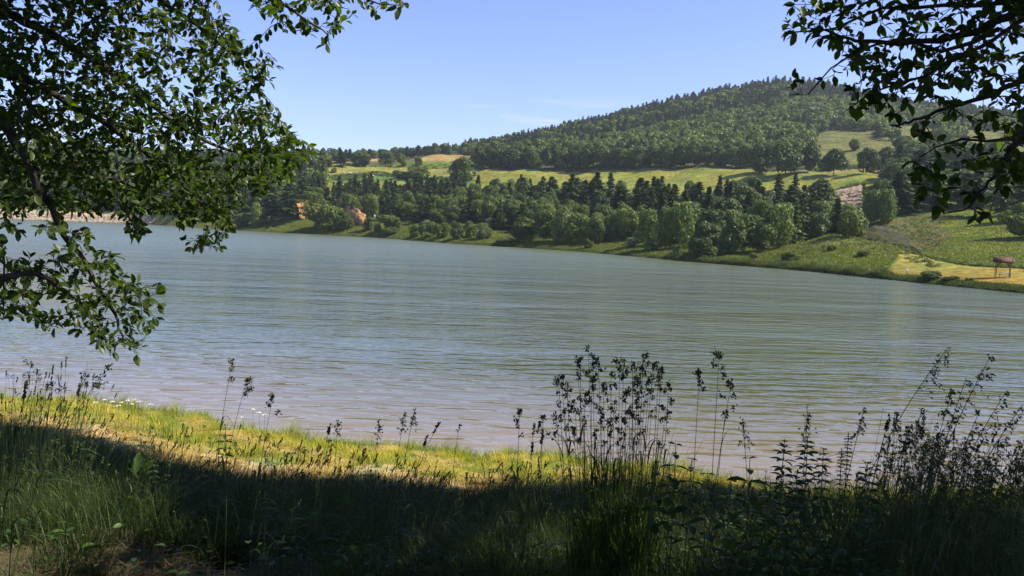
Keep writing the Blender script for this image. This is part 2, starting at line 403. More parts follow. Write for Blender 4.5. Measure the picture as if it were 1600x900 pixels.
DD = shore_y(GX) - GY
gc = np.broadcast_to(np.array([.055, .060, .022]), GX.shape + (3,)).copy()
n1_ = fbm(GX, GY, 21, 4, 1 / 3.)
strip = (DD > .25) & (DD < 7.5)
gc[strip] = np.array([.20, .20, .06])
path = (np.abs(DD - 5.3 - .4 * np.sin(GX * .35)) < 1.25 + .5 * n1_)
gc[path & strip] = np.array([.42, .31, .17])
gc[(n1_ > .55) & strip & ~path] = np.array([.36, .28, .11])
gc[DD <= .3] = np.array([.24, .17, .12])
gc *= (1 + .2 * np.clip(fbm(GX, GY, 22, 3, 1.3), -1, 1))[..., None]
M_NGROUND = groundmat('bank_ground', 5, .7, .04)
ni, nj = GX.shape
ii, jj = np.meshgrid(np.arange(ni - 1), np.arange(nj - 1), indexing='ij')
Ft = np.stack([ii * nj + jj, (ii + 1) * nj + jj, (ii + 1) * nj + jj + 1, ii * nj + jj + 1], -1).reshape(-1, 4)
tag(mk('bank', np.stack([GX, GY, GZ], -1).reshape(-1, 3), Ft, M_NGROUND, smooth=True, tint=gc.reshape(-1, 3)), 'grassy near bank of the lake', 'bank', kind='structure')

# ------------------------------------------------------------------ water
M_WATER, nt, out = newmat('lake_water'); L = nt.links
g = N(nt, 'ShaderNodeNewGeometry')
def wave(scale, rot, sx, sy, detail=2.0, rough=.5, dist=0.0, wv=0.0):
    m_ = N(nt, 'ShaderNodeMapping'); m_.inputs['Rotation'].default_value = (0, 0, rot); m_.inputs['Scale'].default_value = (sx, sy, 1)
    L.new(g.outputs['Position'], m_.inputs[0])
    n_ = N(nt, 'ShaderNodeTexNoise', Scale=scale, Detail=detail, Roughness=rough, Distortion=dist); L.new(m_.outputs[0], n_.inputs['Vector'])
    return n_.outputs['Fac']
w1 = wave(1.0, R(4), .62, 1.8, 2.0, .45, .4)      # long low ripples rolling to the near shore
w2 = wave(1.0, R(-14), .9, 3.6, 1.0, .5, .2)
w3 = wave(1.0, R(-6), .42, 1.05, 3.0, .55, .5)                 # slow swell patches
w4 = wave(1.0, R(22), 3.0, 7.0, 2.0, .6)          # fine wind texture
sepw = N(nt, 'ShaderNodeSeparateXYZ'); L.new(g.outputs['Position'], sepw.inputs[0])
# distance from the near shore controls how choppy the water is
off = N(nt, 'ShaderNodeMapRange', interpolation_type='SMOOTHSTEP'); off.inputs['From Min'].default_value = 26; off.inputs['From Max'].default_value = 60
off.inputs['To Min'].default_value = .04; off.inputs['To Max'].default_value = 1; L.new(sepw.outputs['Y'], off.inputs[0])
xr = N(nt, 'ShaderNodeMapRange', interpolation_type='SMOOTHSTEP'); xr.inputs['From Min'].default_value = -9; xr.inputs['From Max'].default_value = 9
xr.inputs['To Min'].default_value = .75; xr.inputs['To Max'].default_value = 1.1; L.new(sepw.outputs['X'], xr.inputs[0])
def mul(a, b):
    q = N(nt, 'ShaderNodeMath', operation='MULTIPLY')
    for i_, v in enumerate((a, b)):
        if isinstance(v, (int, float)): q.inputs[i_].default_value = v
        else: L.new(v, q.inputs[i_])
    return q.outputs[0]
def add(a, b):
    q = N(nt, 'ShaderNodeMath', operation='ADD'); L.new(a, q.inputs[0]); L.new(b, q.inputs[1]); return q.outputs[0]
patch = wave(1.0, R(10), .035, .12, 2.0)
pr = N(nt, 'ShaderNodeMapRange'); pr.inputs['From Min'].default_value = .35; pr.inputs['From Max'].default_value = .65
pr.inputs['To Min'].default_value = .55; pr.inputs['To Max'].default_value = 1.25; L.new(patch, pr.inputs[0])
hgt = add(add(mul(w1, .062), mul(w2, .008)), add(mul(mul(w3, off.outputs[0]), .20), mul(mul(w4, off.outputs[0]), .035)))
w5 = wave(2.3, R(40), 1.0, 1.3, 2.0, .55)
hgt = add(hgt, mul(mul(w5, off.outputs[0]), .030))
def bands(period, rot, dist, ds):
    m_ = N(nt, 'ShaderNodeMapping'); m_.inputs['Rotation'].default_value = (0, 0, rot); m_.inputs['Scale'].default_value = (.85, 1, 1)
    L.new(g.outputs['Position'], m_.inputs[0])
    n_ = N(nt, 'ShaderNodeTexWave', wave_type='BANDS', bands_direction='Y', wave_profile='SIN'); L.new(m_.outputs[0], n_.inputs['Vector'])
    n_.inputs['Scale'].default_value = .3142 / period; n_.inputs['Distortion'].default_value = dist; n_.inputs['Detail'].default_value = 2.0
    n_.inputs['Detail Scale'].default_value = ds; n_.inputs['Detail Roughness'].default_value = .55
    return n_.outputs['Fac']
b1_ = bands(.62, R(5), 7.0, 1.1); b2_ = bands(1.25, R(-9), 6.0, .8)
hgt = add(hgt, add(mul(b1_, .008), mul(b2_, .020)))
w6 = wave(1.0, R(5), .22, .34, 3.0, .55, .4)
hgt = add(hgt, mul(mul(w6, off.outputs[0]), .34))
hgt = mul(mul(hgt, xr.outputs[0]), pr.outputs[0])
bp = N(nt, 'ShaderNodeBump', Strength=1.0, Distance=1.0); L.new(hgt, bp.inputs['Height'])
# water body: silty brown in the shallows, grey green further out
att = N(nt, 'ShaderNodeAttribute', attribute_name='tint')
body = ramp(nt, [(0, (.235, .190, .130)), (.22, (.155, .132, .072)), (.5, (.078, .084, .020)), (1, (.104, .126, .066))])
L.new(att.outputs['Fac'], body.inputs[0])
p = N(nt, 'ShaderNodeBsdfPrincipled', Roughness=.06, IOR=1.42); p.inputs['Specular IOR Level'].default_value = .5
rg = N(nt, 'ShaderNodeMapRange'); rg.inputs['From Min'].default_value = 40; rg.inputs['From Max'].default_value = 220
rg.inputs['To Min'].default_value = .015; rg.inputs['To Max'].default_value = .28; L.new(sepw.outputs['Y'], rg.inputs[0]); L.new(rg.outputs[0], p.inputs['Roughness'])
L.new(body.outputs[0], p.inputs['Base Color']); L.new(bp.outputs[0], p.inputs['Normal']); L.new(p.outputs[0], out.inputs[0])
wx = np.concatenate([np.arange(-1500, -60, 60.), np.arange(-60, 60, 2.), np.arange(60, 1501, 60.)])
wy = np.concatenate([np.arange(14, 60, 1.), np.arange(60, 900, 20.)])
WX, WY = np.meshgrid(wx, wy, indexing='ij')
dsh = WY - shore_y(WX)
tw = np.interp(dsh, [0, 2, 6, 14, 40, 120], [0, .08, .25, .5, .8, 1])
ni, nj = WX.shape
ii, jj = np.meshgrid(np.arange(ni - 1), np.arange(nj - 1), indexing='ij')
Ft = np.stack([ii * nj + jj, (ii + 1) * nj + jj, (ii + 1) * nj + jj + 1, ii * nj + jj + 1], -1).reshape(-1, 4)
tag(mk('water', np.stack([WX, WY, 0 * WX], -1).reshape(-1, 3), Ft, M_WATER, smooth=True, tint=tw.reshape(-1)), 'rippled blue grey lake water', 'lake', kind='structure')

# ------------------------------------------------------------------ tree kits
def crown_broad(seed, n=2600, nl_=18, size=.055, z0=.12, droop=0, elong=1.0, loose=.12):
    """unit crown: radius ~.5, height 0..1"""
    r_ = np.random.default_rng(seed)
    cz = (1 + z0) / 2; hz = (1 - z0) / 2
    C = []; Rl = []
    for i in range(nl_):
        th = r_.uniform(0, 6.28); u = r_.uniform(-.75, .8); q = math.sqrt(max(0, 1 - u * u)) * r_.uniform(.35, .85)
        rad = r_.uniform(.15, .25)
        C.append([q * .5 * math.cos(th) * .8, q * .5 * math.sin(th) * .8, cz + u * hz * .82]); Rl.append(rad)
    C = np.array(C + [[0, 0, cz]]); Rl = np.array(Rl + [.26])
    k = r_.integers(0, len(C), n * 2); d = norm(r_.normal(size=(n * 2, 3))); d[:, 2] = np.where(r_.random(n * 2) < .35, np.abs(d[:, 2]), d[:, 2])
    rad = Rl[k] * (1 - loose * 2 + r_.random(n * 2) * loose * 3)
    P = C[k] + d * rad[:, None] * np.array([1, 1, hz * 2 * .95 * elong])
    D = np.linalg.norm((P[:, None] - C[None]) / np.array([1, 1, hz * 2 * .95 * elong]), axis=2) / Rl[None]
    keep = (np.partition(D, 1, axis=1)[:, 0] > .72) & (P[:, 2] > z0 * .9) & (P[:, 2] < 1.02)
    P = P[keep][:n]; d = d[keep][:n]; kk = k[keep][:n]
    lob = r_.random(len(C)) * .22
    nn = d + r_.normal(size=d.shape) * .55; nn[:, 2] += .25
    V, Fc = cards(P, nn, size * (.6 + .9 * r_.random(len(P))), r_, 1.5)
    if droop: V[:, 2] -= 0
    return V, Fc, np.repeat(.22 + lob[kk] + r_.random(len(P)) * .25, 4)
def crown_conifer(seed, whorls=30, per=11, rad=.2, z0=.06, width=.035, irr=.25):
    r_ = np.random.default_rng(seed); P = []; Nn = []; S = []; Sz = []
    for w in range(whorls):
        t = (w + r_.uniform(-.3, .3)) / whorls; z = z0 + (1 - z0) * t
        L0 = rad * (1 - t) ** .85 + .012
        if t < .15: L0 *= .8 + t
        for b in range(max(4, int(per * (1 - .4 * t)))):
            th = r_.uniform(0, 6.283); Lb = L0 * (1 - irr + 2 * irr * r_.random()) * (1.15 if r_.random() < .12 else 1)
            m = max(2, int(2 + 6 * Lb / .2)); dirv = np.array([math.cos(th), math.sin(th), 0])
            for q in range(m):
                f = (q + .6) / m
                P.append([dirv[0] * Lb * f, dirv[1] * Lb * f, z + .05 * Lb / .2 - .22 * Lb * f * f + r_.uniform(-.006, .006)])
                Nn.append([dirv[0] * .5 + r_.normal() * .45, dirv[1] * .5 + r_.normal() * .45, .8]); S.append(dirv); Sz.append(width * (1.15 - .4 * f) * r_.uniform(.7, 1.3))
    P = np.array(P); V, Fc = cards(P, np.array(Nn), np.array(Sz) * 1.15, r_, 1.9, spin=np.array(S) + r_.normal(size=P.shape) * .25)
    return V, Fc, np.repeat(.25 + r_.random(len(P)) * .4, 4)
def trunk_mesh(name, h=.6, r0=.022, seed=0, limbs=5):
    r_ = np.random.default_rng(seed); A = Acc()
    z = np.linspace(-.03, h, 7); p = np.stack([.01 * np.sin(z * 9 + seed), .01 * np.cos(z * 7), z], 1)
    A.add(*tube(p, np.linspace(r0, r0 * .35, 7), 6))
    for i in range(limbs):
        z1 = r_.uniform(.2, h * .9); th = r_.uniform(0, 6.28); l_ = r_.uniform(.15, .3)
        q = np.linspace(0, 1, 4)[:, None]
        A.add(*tube(np.array([0, 0, z1]) + q * np.array([math.cos(th) * l_, math.sin(th) * l_, l_ * .7]), np.linspace(r0 * .4, r0 * .12, 4), 4))
    return A.obj(name, M_FBARK, mesh_only=True)
KIT = {}
def kit(kind):
    if kind in KIT: return KIT[kind]
    ms = []
    for s in range(7 if kind in ('spruce', 'broad') else 4):
        if kind == 'spruce': V, Fc, t = crown_conifer(100 + s, 30, 12, .17 + .025 * (s % 3)); mat = M_CONI
        elif kind == 'pine': V, Fc, t = crown_conifer(130 + s, 22, 10, .22, .18, .05, .4); mat = M_CONI
        elif kind == 'larch': V, Fc, t = crown_conifer(150 + s, 34, 12, .2, .05, .03, .3); mat = M_WILLOW
        elif kind == 'broad': V, Fc, t = crown_broad(200 + s, 3000, 15 + s, .05, .10); mat = M_OAK
        elif kind == 'dark': V, Fc, t = crown_broad(230 + s, 3400, 16, .042, .02); mat = M_BROAD
        elif kind == 'bush': V, Fc, t = crown_broad(260 + s, 3600, 14, .042, -.12, loose=.1); mat = M_BROAD
        elif kind == 'willow': V, Fc, t = crown_broad(290 + s, 3800, 16, .04, -.12, elong=1.15, loose=.09); mat = M_WILLOW
        elif kind == 'poplar': V, Fc, t = crown_broad(320 + s, 2600, 20, .045, .05, elong=1.1, loose=.18); mat = M_LIGHT
        elif kind == 'blossom': V, Fc, t = crown_broad(350 + s, 2400, 12, .05, -.1); mat = M_BLOSSOM
        ms.append((mk('crown', V, Fc, mat, tint=t, mesh_only=True), trunk_mesh('trunk', .9 if kind in ('spruce', 'larch', 'pine') else .6, .02, s, 0 if kind in ('spruce', 'larch') else 5)))
    KIT[kind] = ms
    return ms
TREES = []        # (x, y, radius) already occupied
def put(kind, P, w, h, name, cat, label, group=None, rz=None):
    ms = kit(kind); k = int(rng.integers(len(ms)))
    o = empty(name, (P[0], P[1], P[2] - .02 * h)); o.rotation_euler[2] = float(rng.uniform(0, 6.28)) if rz is None else rz
    sx = w / (.42 if kind in ('spruce', 'pine', 'larch') else .98)
    if kind in ('spruce', 'pine', 'larch'): sx = w / .40
    o.scale = (sx, sx, h)
    for nm, me in zip(('crown', 'trunk'), ms[k]):
        c = bpy.data.objects.new(nm, me); COL.objects.link(c); c.parent = o
    tag(o, label, cat, group); TREES.append((P[0], P[1], w / 2)); return o
def place(kind, px, py, wpx, hpx, name, cat, label, group=None):
    P = ground_at(px, py); r = math.hypot(P[0], P[1])
    return put(kind, P, wpx * r / F, hpx * r / F, name, cat, label, group)
def free(x, y, r):
    for a, b, c in TREES:
        if (a - x) ** 2 + (b - y) ** 2 < (r + c * .75) ** 2: return False
    return True
ORD = ['first', 'second', 'third', 'fourth', 'fifth', 'sixth', 'seventh', 'eighth', 'ninth', 'tenth', 'eleventh', 'twelfth', 'thirteenth', 'fourteenth', 'fifteenth', 'sixteenth', 'seventeenth', 'eighteenth', 'nineteenth', 'twentieth']

# notable single bushes and trees on the far shore
S = [
 ('bush', 505, 361, 64, 44, 'bush', 'big round dark green bush below the orange earth cut', None),
 ('bush', 538, 361, 30, 27, 'bush', 'smaller olive bush leaning on the big round bush below the earth cut', None),
 ('spruce', 577, 362, 17, 28, 'conifer_tree', 'tiny dark conifer beside a pale flowering bush near the earth cut', None),
 ('blossom', 589, 362, 14, 15, 'flowering_bush', 'small whitish flowering bush right beside the tiny dark conifer', None),
 ('bush', 611, 363, 38, 27, 'bush', 'round green bush standing above a low pale bush on the meadow', None),
 ('willow', 608, 368, 27, 12, 'bush', 'low pale grey green bush in front of the round bush on the meadow', None),
 ('bush', 650, 369, 26, 19, 'bush', 'low bush at the left end of the willow thicket by the sandy patch', None),
 ('willow', 668, 371, 38, 28, 'bush', 'broad rounded bush in the middle of the thicket above the sandy patch', None),
 ('bush', 692, 372, 26, 25, 'bush', 'rounded bush at the right end of the thicket above the sandy patch', None),
 ('willow', 717, 374, 27, 29, 'bush', 'grey green upright bush just right of the lakeside thicket', None),
 ('willow', 737, 371, 20, 26, 'bush', 'narrow bush between two grey green bushes on the meadow', None),
 ('willow', 757, 374, 28, 26, 'bush', 'rounded grey green bush right of the narrow meadow bush', None),
 ('blossom', 765, 353, 15, 13, 'flowering_bush', 'pale yellow flowering bush against the dark wood edge', None),
 ('willow', 791, 385, 32, 13, 'bush', 'low flat grey bush right on the shore of the far meadow', None),
 ('bush', 683, 349, 34, 24, 'bush', 'dark bush at the foot of the conifer wood above the thicket', None),
 ('bush', 407, 354, 26, 37, 'bush', 'dark bush left of the earth cut, below the tall firs', None),
 ('bush', 380, 355, 28, 22, 'bush', 'wide low bush on the shore under the hanging leaves', None),
 ('pine', 424, 348, 34, 52, 'conifer_tree', 'tall dark fir left of the orange earth cut', 'firs left of the orange earth cut'),
 ('pine', 448, 346, 38, 56, 'conifer_tree', 'tallest dark fir beside the orange earth cut', 'firs left of the orange earth cut'),
 ('pine', 400, 340, 30, 50, 'conifer_tree', 'dark fir standing behind the bush left of the firs', 'firs left of the orange earth cut'),
 ('spruce', 467, 335, 20, 26, 'conifer_tree', 'small fir at the left edge of the orange earth cut', None),
 ('pine', 509, 334, 24, 40, 'conifer_tree', 'dark fir standing between the two orange earth cuts', None),
 ('spruce', 522, 330, 18, 44, 'conifer_tree', 'slim fir at the top of the shaded earth cut', None),
 ('bush', 918, 388, 17, 15, 'bush', 'small round bush alone on the shore grass', None),
 ('dark', 822, 378, 48, 40, 'bush', 'wide bush forming the left end of the big lakeside thicket', None),
 ('dark', 852, 379, 42, 50, 'broadleaf_tree', 'rounded tree second in the big lakeside thicket', None),
 ('willow', 880, 379, 40, 56, 'broadleaf_tree', 'pale topped tree behind the big lakeside thicket', None),
 ('dark', 905, 380, 44, 46, 'broadleaf_tree', 'dark rounded tree in the middle of the big lakeside thicket', None),
 ('dark', 930, 381, 34, 42, 'broadleaf_tree', 'rounded tree right of the middle of the big lakeside thicket', None),
 ('willow', 955, 377, 28, 44, 'broadleaf_tree', 'grey green tree at the right end of the big lakeside thicket', None),
 ('dark', 982, 374, 38, 48, 'broadleaf_tree', 'broad tree behind the pale bushes on the shore', None),
 ('blossom', 988, 385, 24, 14, 'flowering_bush', 'low pale flowering bush on the shore grass', None),
 ('blossom', 1001, 380, 24, 20, 'flowering_bush', 'taller pale flowering bush behind the low flowering bush', None),
 ('willow', 1020, 393, 26, 20, 'bush', 'grey green bush just right of the flowering bushes', None),
 ('poplar', 1016, 386, 34, 58, 'broadleaf_tree', 'slender light green tree behind the grey green bush', None),
 ('poplar', 1040, 390, 34, 64, 'broadleaf_tree', 'tall light green tree in front of the black firs', None),
 ('poplar', 1066, 390, 36, 72, 'broadleaf_tree', 'tallest light green tree left of the big willow', None),
 ('willow', 1058, 403, 16, 22, 'bush', 'small upright bush at the water edge near the dark round bush', None),
 ('bush', 1099, 404, 46, 33, 'bush', 'dark round bush hanging over the water edge', None),
 ('willow', 1104, 396, 62, 50, 'broadleaf_tree', 'spreading dark olive willow behind the round waterside bush', None),
 ('willow', 1144, 398, 50, 60, 'broadleaf_tree', 'big rounded willow with drooping pale foliage by the water', None),
 ('dark', 1190, 394, 46, 46, 'broadleaf_tree', 'rounded tree left of the light green tree by the mound', None),
 ('poplar', 1221, 388, 40, 66, 'broadleaf_tree', 'tall light green tree at the left foot of the grassy mound', None),
 ('bush', 1236, 409, 30, 14, 'bush', 'low bush on the shore under the grassy mound', None),
 ('bush', 1181, 405, 15, 10, 'bush', 'tiny bush on the shore left of the mound', None),
 ('dark', 1280, 370, 30, 50, 'broadleaf_tree', 'dark tree on top of the grassy mound', None),
 ('dark', 1325, 372, 34, 40, 'broadleaf_tree', 'dark tree in the hollow between the two mounds', None),
 ('poplar', 1362, 352, 30, 50, 'broadleaf_tree', 'light tree right of the pink rock scar', None),
 ('poplar', 1380, 350, 28, 50, 'broadleaf_tree', 'pale tree standing behind the second mound', None),
 ('pine', 1384, 346, 26, 50, 'conifer_tree', 'soft green pine behind the second mound', None),
 ('pine', 1284, 340, 26, 50, 'conifer_tree', 'dark fir at the left edge of the pink rock scar', None),
 ('dark', 1370, 326, 34, 42, 'broadleaf_tree', 'dark rounded tree touching the right side of the pink rock scar', None),
 ('poplar', 1394, 330, 28, 44, 'broadleaf_tree', 'light green tree second to the right of the pink rock scar', None),
 ('willow', 1356, 336, 20, 30, 'broadleaf_tree', 'small greyish tree at the lower right corner of the pink rock scar', None),
 ('bush', 1306, 338, 24, 18, 'bush', 'dark bush at the lower left corner of the pink rock scar', None),
 ('bush', 1349, 400, 22, 8, 'bush', 'flat dark bush on the flank of the first mound', None),
 ('bush', 1298, 392, 14, 7, 'bush', 'tiny dark bush on the front of the first mound', None),
 ('bush', 1458, 438, 34, 13, 'bush', 'low bush at the water edge below the mown field', None),
 ('bush', 1492, 440, 24, 8, 'bush', 'flat patch of bush on the shore left of the shelter', None),
 ('bush', 1522, 441, 14, 6, 'bush', 'tiny tuft of bush on the shore closest to the shelter', None),
 ('larch', 1562, 338, 38, 86, 'conifer_tree', 'tall soft green larch standing in the far right pasture', None),
 ('pine', 1520, 340, 36, 64, 'conifer_tree', 'broad dark pine left of the tall larch', None),
 ('pine', 1600, 345, 46, 70, 'conifer_tree', 'dark pine right of the tall larch', None),
 ('dark', 1602, 372, 60, 48, 'bush', 'large dark bush on the slope at the right edge of the view', None),
 ('dark', 722, 290, 46, 42, 'broadleaf_tree', 'big round tree alone above the conifer wood', None),
 ('dark', 652, 283, 34, 22, 'bush', 'dark bushy clump in the hedge between two terraces', None),
 ('bush', 626, 280, 30, 13, 'bush', 'low end of the hedge between two terraces', None),
 ('bush', 520, 270, 10, 8, 'bush', 'tiny round bush alone on the terrace field', None),
 ('dark', 505, 262, 28, 18, 'broadleaf_tree', 'wide low tree on the terrace beside the hanging leaves', None),
 ('pine', 528, 262, 22, 24, 'broadleaf_tree', 'dark upright tree right of the wide low terrace tree', None),
 ('dark', 562, 261, 36, 26, 'broadleaf_tree', 'broad rounded tree under the skyline above the terraces', None),
 ('dark', 599, 260, 28, 22, 'broadleaf_tree', 'rounded tree at the left end of the orange field', None),
 ('dark', 627, 261, 20, 20, 'broadleaf_tree', 'small tree in front of the orange field', None),
 ('dark', 651, 262, 14, 15, 'broadleaf_tree', 'smallest tree in front of the orange field', None),
 ('broad', 1184, 274, 36, 46, 'broadleaf_tree', 'full rounded oak in the field edge row, left of the paired oaks', None),
 ('broad', 1222, 275, 46, 48, 'broadleaf_tree', 'widest rounded oak of the field edge row', None),
 ('broad', 1256, 270, 32, 46, 'broadleaf_tree', 'tall oak closing the field edge row at the pasture gap', None),
 ('broad', 1295, 275, 40, 38, 'broadleaf_tree', 'single spreading oak standing in the pasture gap', None),
 ('broad', 1346, 272, 32, 38, 'broadleaf_tree', 'oak just right of the pasture gap', None),
 ('broad', 1376, 272, 38, 36, 'broadleaf_tree', 'broad oak second from the pasture gap on its right side', None),
 ('dark', 1326, 236, 16, 17, 'bush', 'small round bush on the upper pasture below the pines', None),
]
for k, x, y, w, h, nm, lab, grp in S:
    place(k, x, y, w, h, nm, nm.replace('_tree', ' tree').replace('_', ' '), lab, grp)

# oaks along the field road
def autolabel(items, fmt, group):
    items.sort(key=lambda o: proj(np.array(o.location))[0][0])
    for i, o in enumerate(items):
        o['label'] = fmt.format(ORD[i] if i < 20 else str(i + 1)); o['group'] = group
row = []
x = 742
while x < 1165:
    for tier in range(2):
        xx = x + rng.uniform(-5, 5) + tier * 9
        r = float(np.interp(xx, CC, LR[:, 4])) + 9 + tier * 16 + rng.uniform(-2, 3)
        P = cr_pt(xx, r); hpx = rng.uniform(30, 42) + tier * 3; wpx = rng.uniform(26, 38)
        o = put('broad', P, wpx * r / F, hpx * r / F, 'broadleaf_tree', 'broadleaf tree', 'x'); o['row'] = tier
        row.append((tier, o))
    x += rng.uniform(17, 25)
for tt, nm in ((0, 'front'), (1, 'back')):
    its = [o for t_, o in row if t_ == tt]
    for seg, (a, b, lm) in enumerate(((700, 880, 'below the ridge end'), (880, 1030, 'above the conifer wood'), (1030, 1200, 'above the black firs'))):
        sub = [o for o in its if a <= proj(np.array(o.location))[0][0] < b]
        autolabel(sub, '{} oak from left, ' + nm + ' line of the field row, ' + lm, 'oaks along the field edge')
for o in SC.objects:
    if 'row' in o: del o['row']

# the conifer wood between lake meadow and field
def woodfill(c0, c1, lo, hi, spacing, hm, pick, where, grp, nmax=400, jitter=.2):
    out_ = []
    for _ in range(nmax * 12):
        if len(out_) >= nmax: break
        c = rng.uniform(c0, c1); i = int((c + 900) / 5)
        f = rng.random(); ra, rb = lo(i), hi(i); r = ra + (rb - ra) * f
        P = cr_pt(c, r); k, nm = pick(c, f); w = rng.uniform(.8, 1.25) * spacing
        if not free(P[0], P[1], spacing * .42) or (1288 < c < 1356 and r > 240 and r < 330): continue
        h = rng.uniform(1 - jitter, 1 + jitter) * hm * (1.0 if k in ('spruce', 'pine') else .8)
        if k in ('spruce',): w *= 1.0
        out_.append((put(k, P, w * 1.15, h, nm, nm.replace('_tree', ' tree'), 'x', grp), c, f, k))
    LG = {}
    for o, c, f, k in out_:
        col_ = {'spruce': 'dark pointed', 'pine': 'dark ragged', 'dark': 'dark rounded', 'poplar': 'light green', 'broad': 'green rounded', 'willow': 'greyish rounded'}[k]
        rank = 'low' if f < .33 else ('midway' if f < .66 else 'high')
        lm = where(c); LG.setdefault((col_, rank, lm), []).append(o)
        o['group'] = f'{col_} trees {rank} {lm}'[:110]
    for (col_, rank, lm), os_ in LG.items():
        os_.sort(key=lambda o: proj(np.array(o.location))[0][0])
        for q_, o in enumerate(os_): o['label'] = (f'{ORD[min(q_, 19)]} ' if len(os_) > 1 else '') + f'{col_} tree' + (' from left' if len(os_) > 1 else '') + f', {rank} {lm}'
    return out_
LMW = [(560, 'above the shaded earth cut'), (620, 'above the round meadow bush'), (680, 'above the lakeside thicket'), (740, 'under the big lone tree'), (800, 'left of the big thicket'), (870, 'above the left of the big thicket'), (940, 'above the right of the big thicket'), (1000, 'behind the pale flowering bushes'), (1060, 'behind the tall light green trees'), (1130, 'behind the olive willow'), (1200, 'behind the big pale willow'), (1290, 'behind the light tree by the mound'), (2000, 'around the pink rock scar')]
def where_w(c):
    for a, b in LMW:
        if c < a: return 'in wood ' + b
def pick_wood(c, f):
    u = rng.random()
    if c < 720: 
        if f < .38: return ('dark', 'broadleaf_tree') if u < .75 else ('spruce', 'conifer_tree')
        return ('spruce', 'conifer_tree') if u < .75 else ('pine', 'conifer_tree')
    if c < 830: return ('dark', 'broadleaf_tree') if u < .4 else (('spruce', 'conifer_tree') if u < .75 else ('broad', 'broadleaf_tree'))
    if c < 1005:
        if f < .3: return ('willow', 'broadleaf_tree') if u < .5 else ('dark', 'broadleaf_tree')
        return ('pine', 'conifer_tree') if u < .45 else (('spruce', 'conifer_tree') if u < .75 else ('broad', 'broadleaf_tree'))
    if c < 1120: return ('spruce', 'conifer_tree') if (u < .8 and c < 1055) or u < .35 else ('broad', 'broadleaf_tree')
    return ('spruce', 'conifer_tree') if u < .62 else (('broad', 'broadleaf_tree') if u < .85 else ('poplar', 'broadleaf_tree'))
woodfill(528, 1345, lambda i: LR[i, 1] + 3, lambda i: LR[i, 3] + np.interp(CC[i], [500, 560, 700, 800, 1300], [8, 12, 16, 10, -12]), 6.3, 11.2, pick_wood, where_w, 'trees of the conifer wood', 330, .32)
# mixed wood seen through the hanging leaves on the left
LML = [(60, 'over left part of stony dam'), (150, 'over middle of stony dam'), (250, 'over right end of stony dam'), (350, 'behind the sunlit leaf tips'), (430, 'above the wide low shore bush'), (530, 'above the orange earth cut')]
def where_l(c):
    for a, b in LML:
        if c < a: return 'in wood ' + b
woodfill(-60, 500, lambda i: LR[i, 1] + 4, lambda i: LR[i, 3] + 10, 11, 14, lambda c, f: ('spruce', 'conifer_tree') if rng.random() < .6 else ('dark', 'broadleaf_tree'), where_l, 'g', 80)
woodfill(1392, 1640, lambda i: LR[i, 2] + (10 if CC[i] < 1545 else 50), lambda i: LR[i, 4] - 15, 10, 12, lambda c, f: ('pine', 'conifer_tree') if rng.random() < .6 else ('broad', 'broadleaf_tree'), lambda c: 'in the wood behind the right branches', 'g', 75)
woodfill(1395, 1560, lambda i: LR[i, 4], lambda i: LR[i, 4] + 70, 10, 11, lambda c, f: ('broad', 'broadleaf_tree') if rng.random() < .7 else ('pine', 'conifer_tree'), lambda c: 'in the oak grove below the upper pasture', 'g', 30)
# skyline trees left of the ridge
its = [put('dark' if rng.random() < .5 else 'pine', cr_pt(c, 760 + rng.uniform(-15, 25)), rng.uniform(13, 20) * .6, rng.uniform(8, 12), 'broadleaf_tree', 'broadleaf tree', 'x') for c in np.arange(508, 700, 9.5) + rng.uniform(-2, 2, len(np.arange(508, 700, 9.5)))]
autolabel(its, '{} tree from the left along the skyline behind the orange field', 'skyline trees behind the orange field')

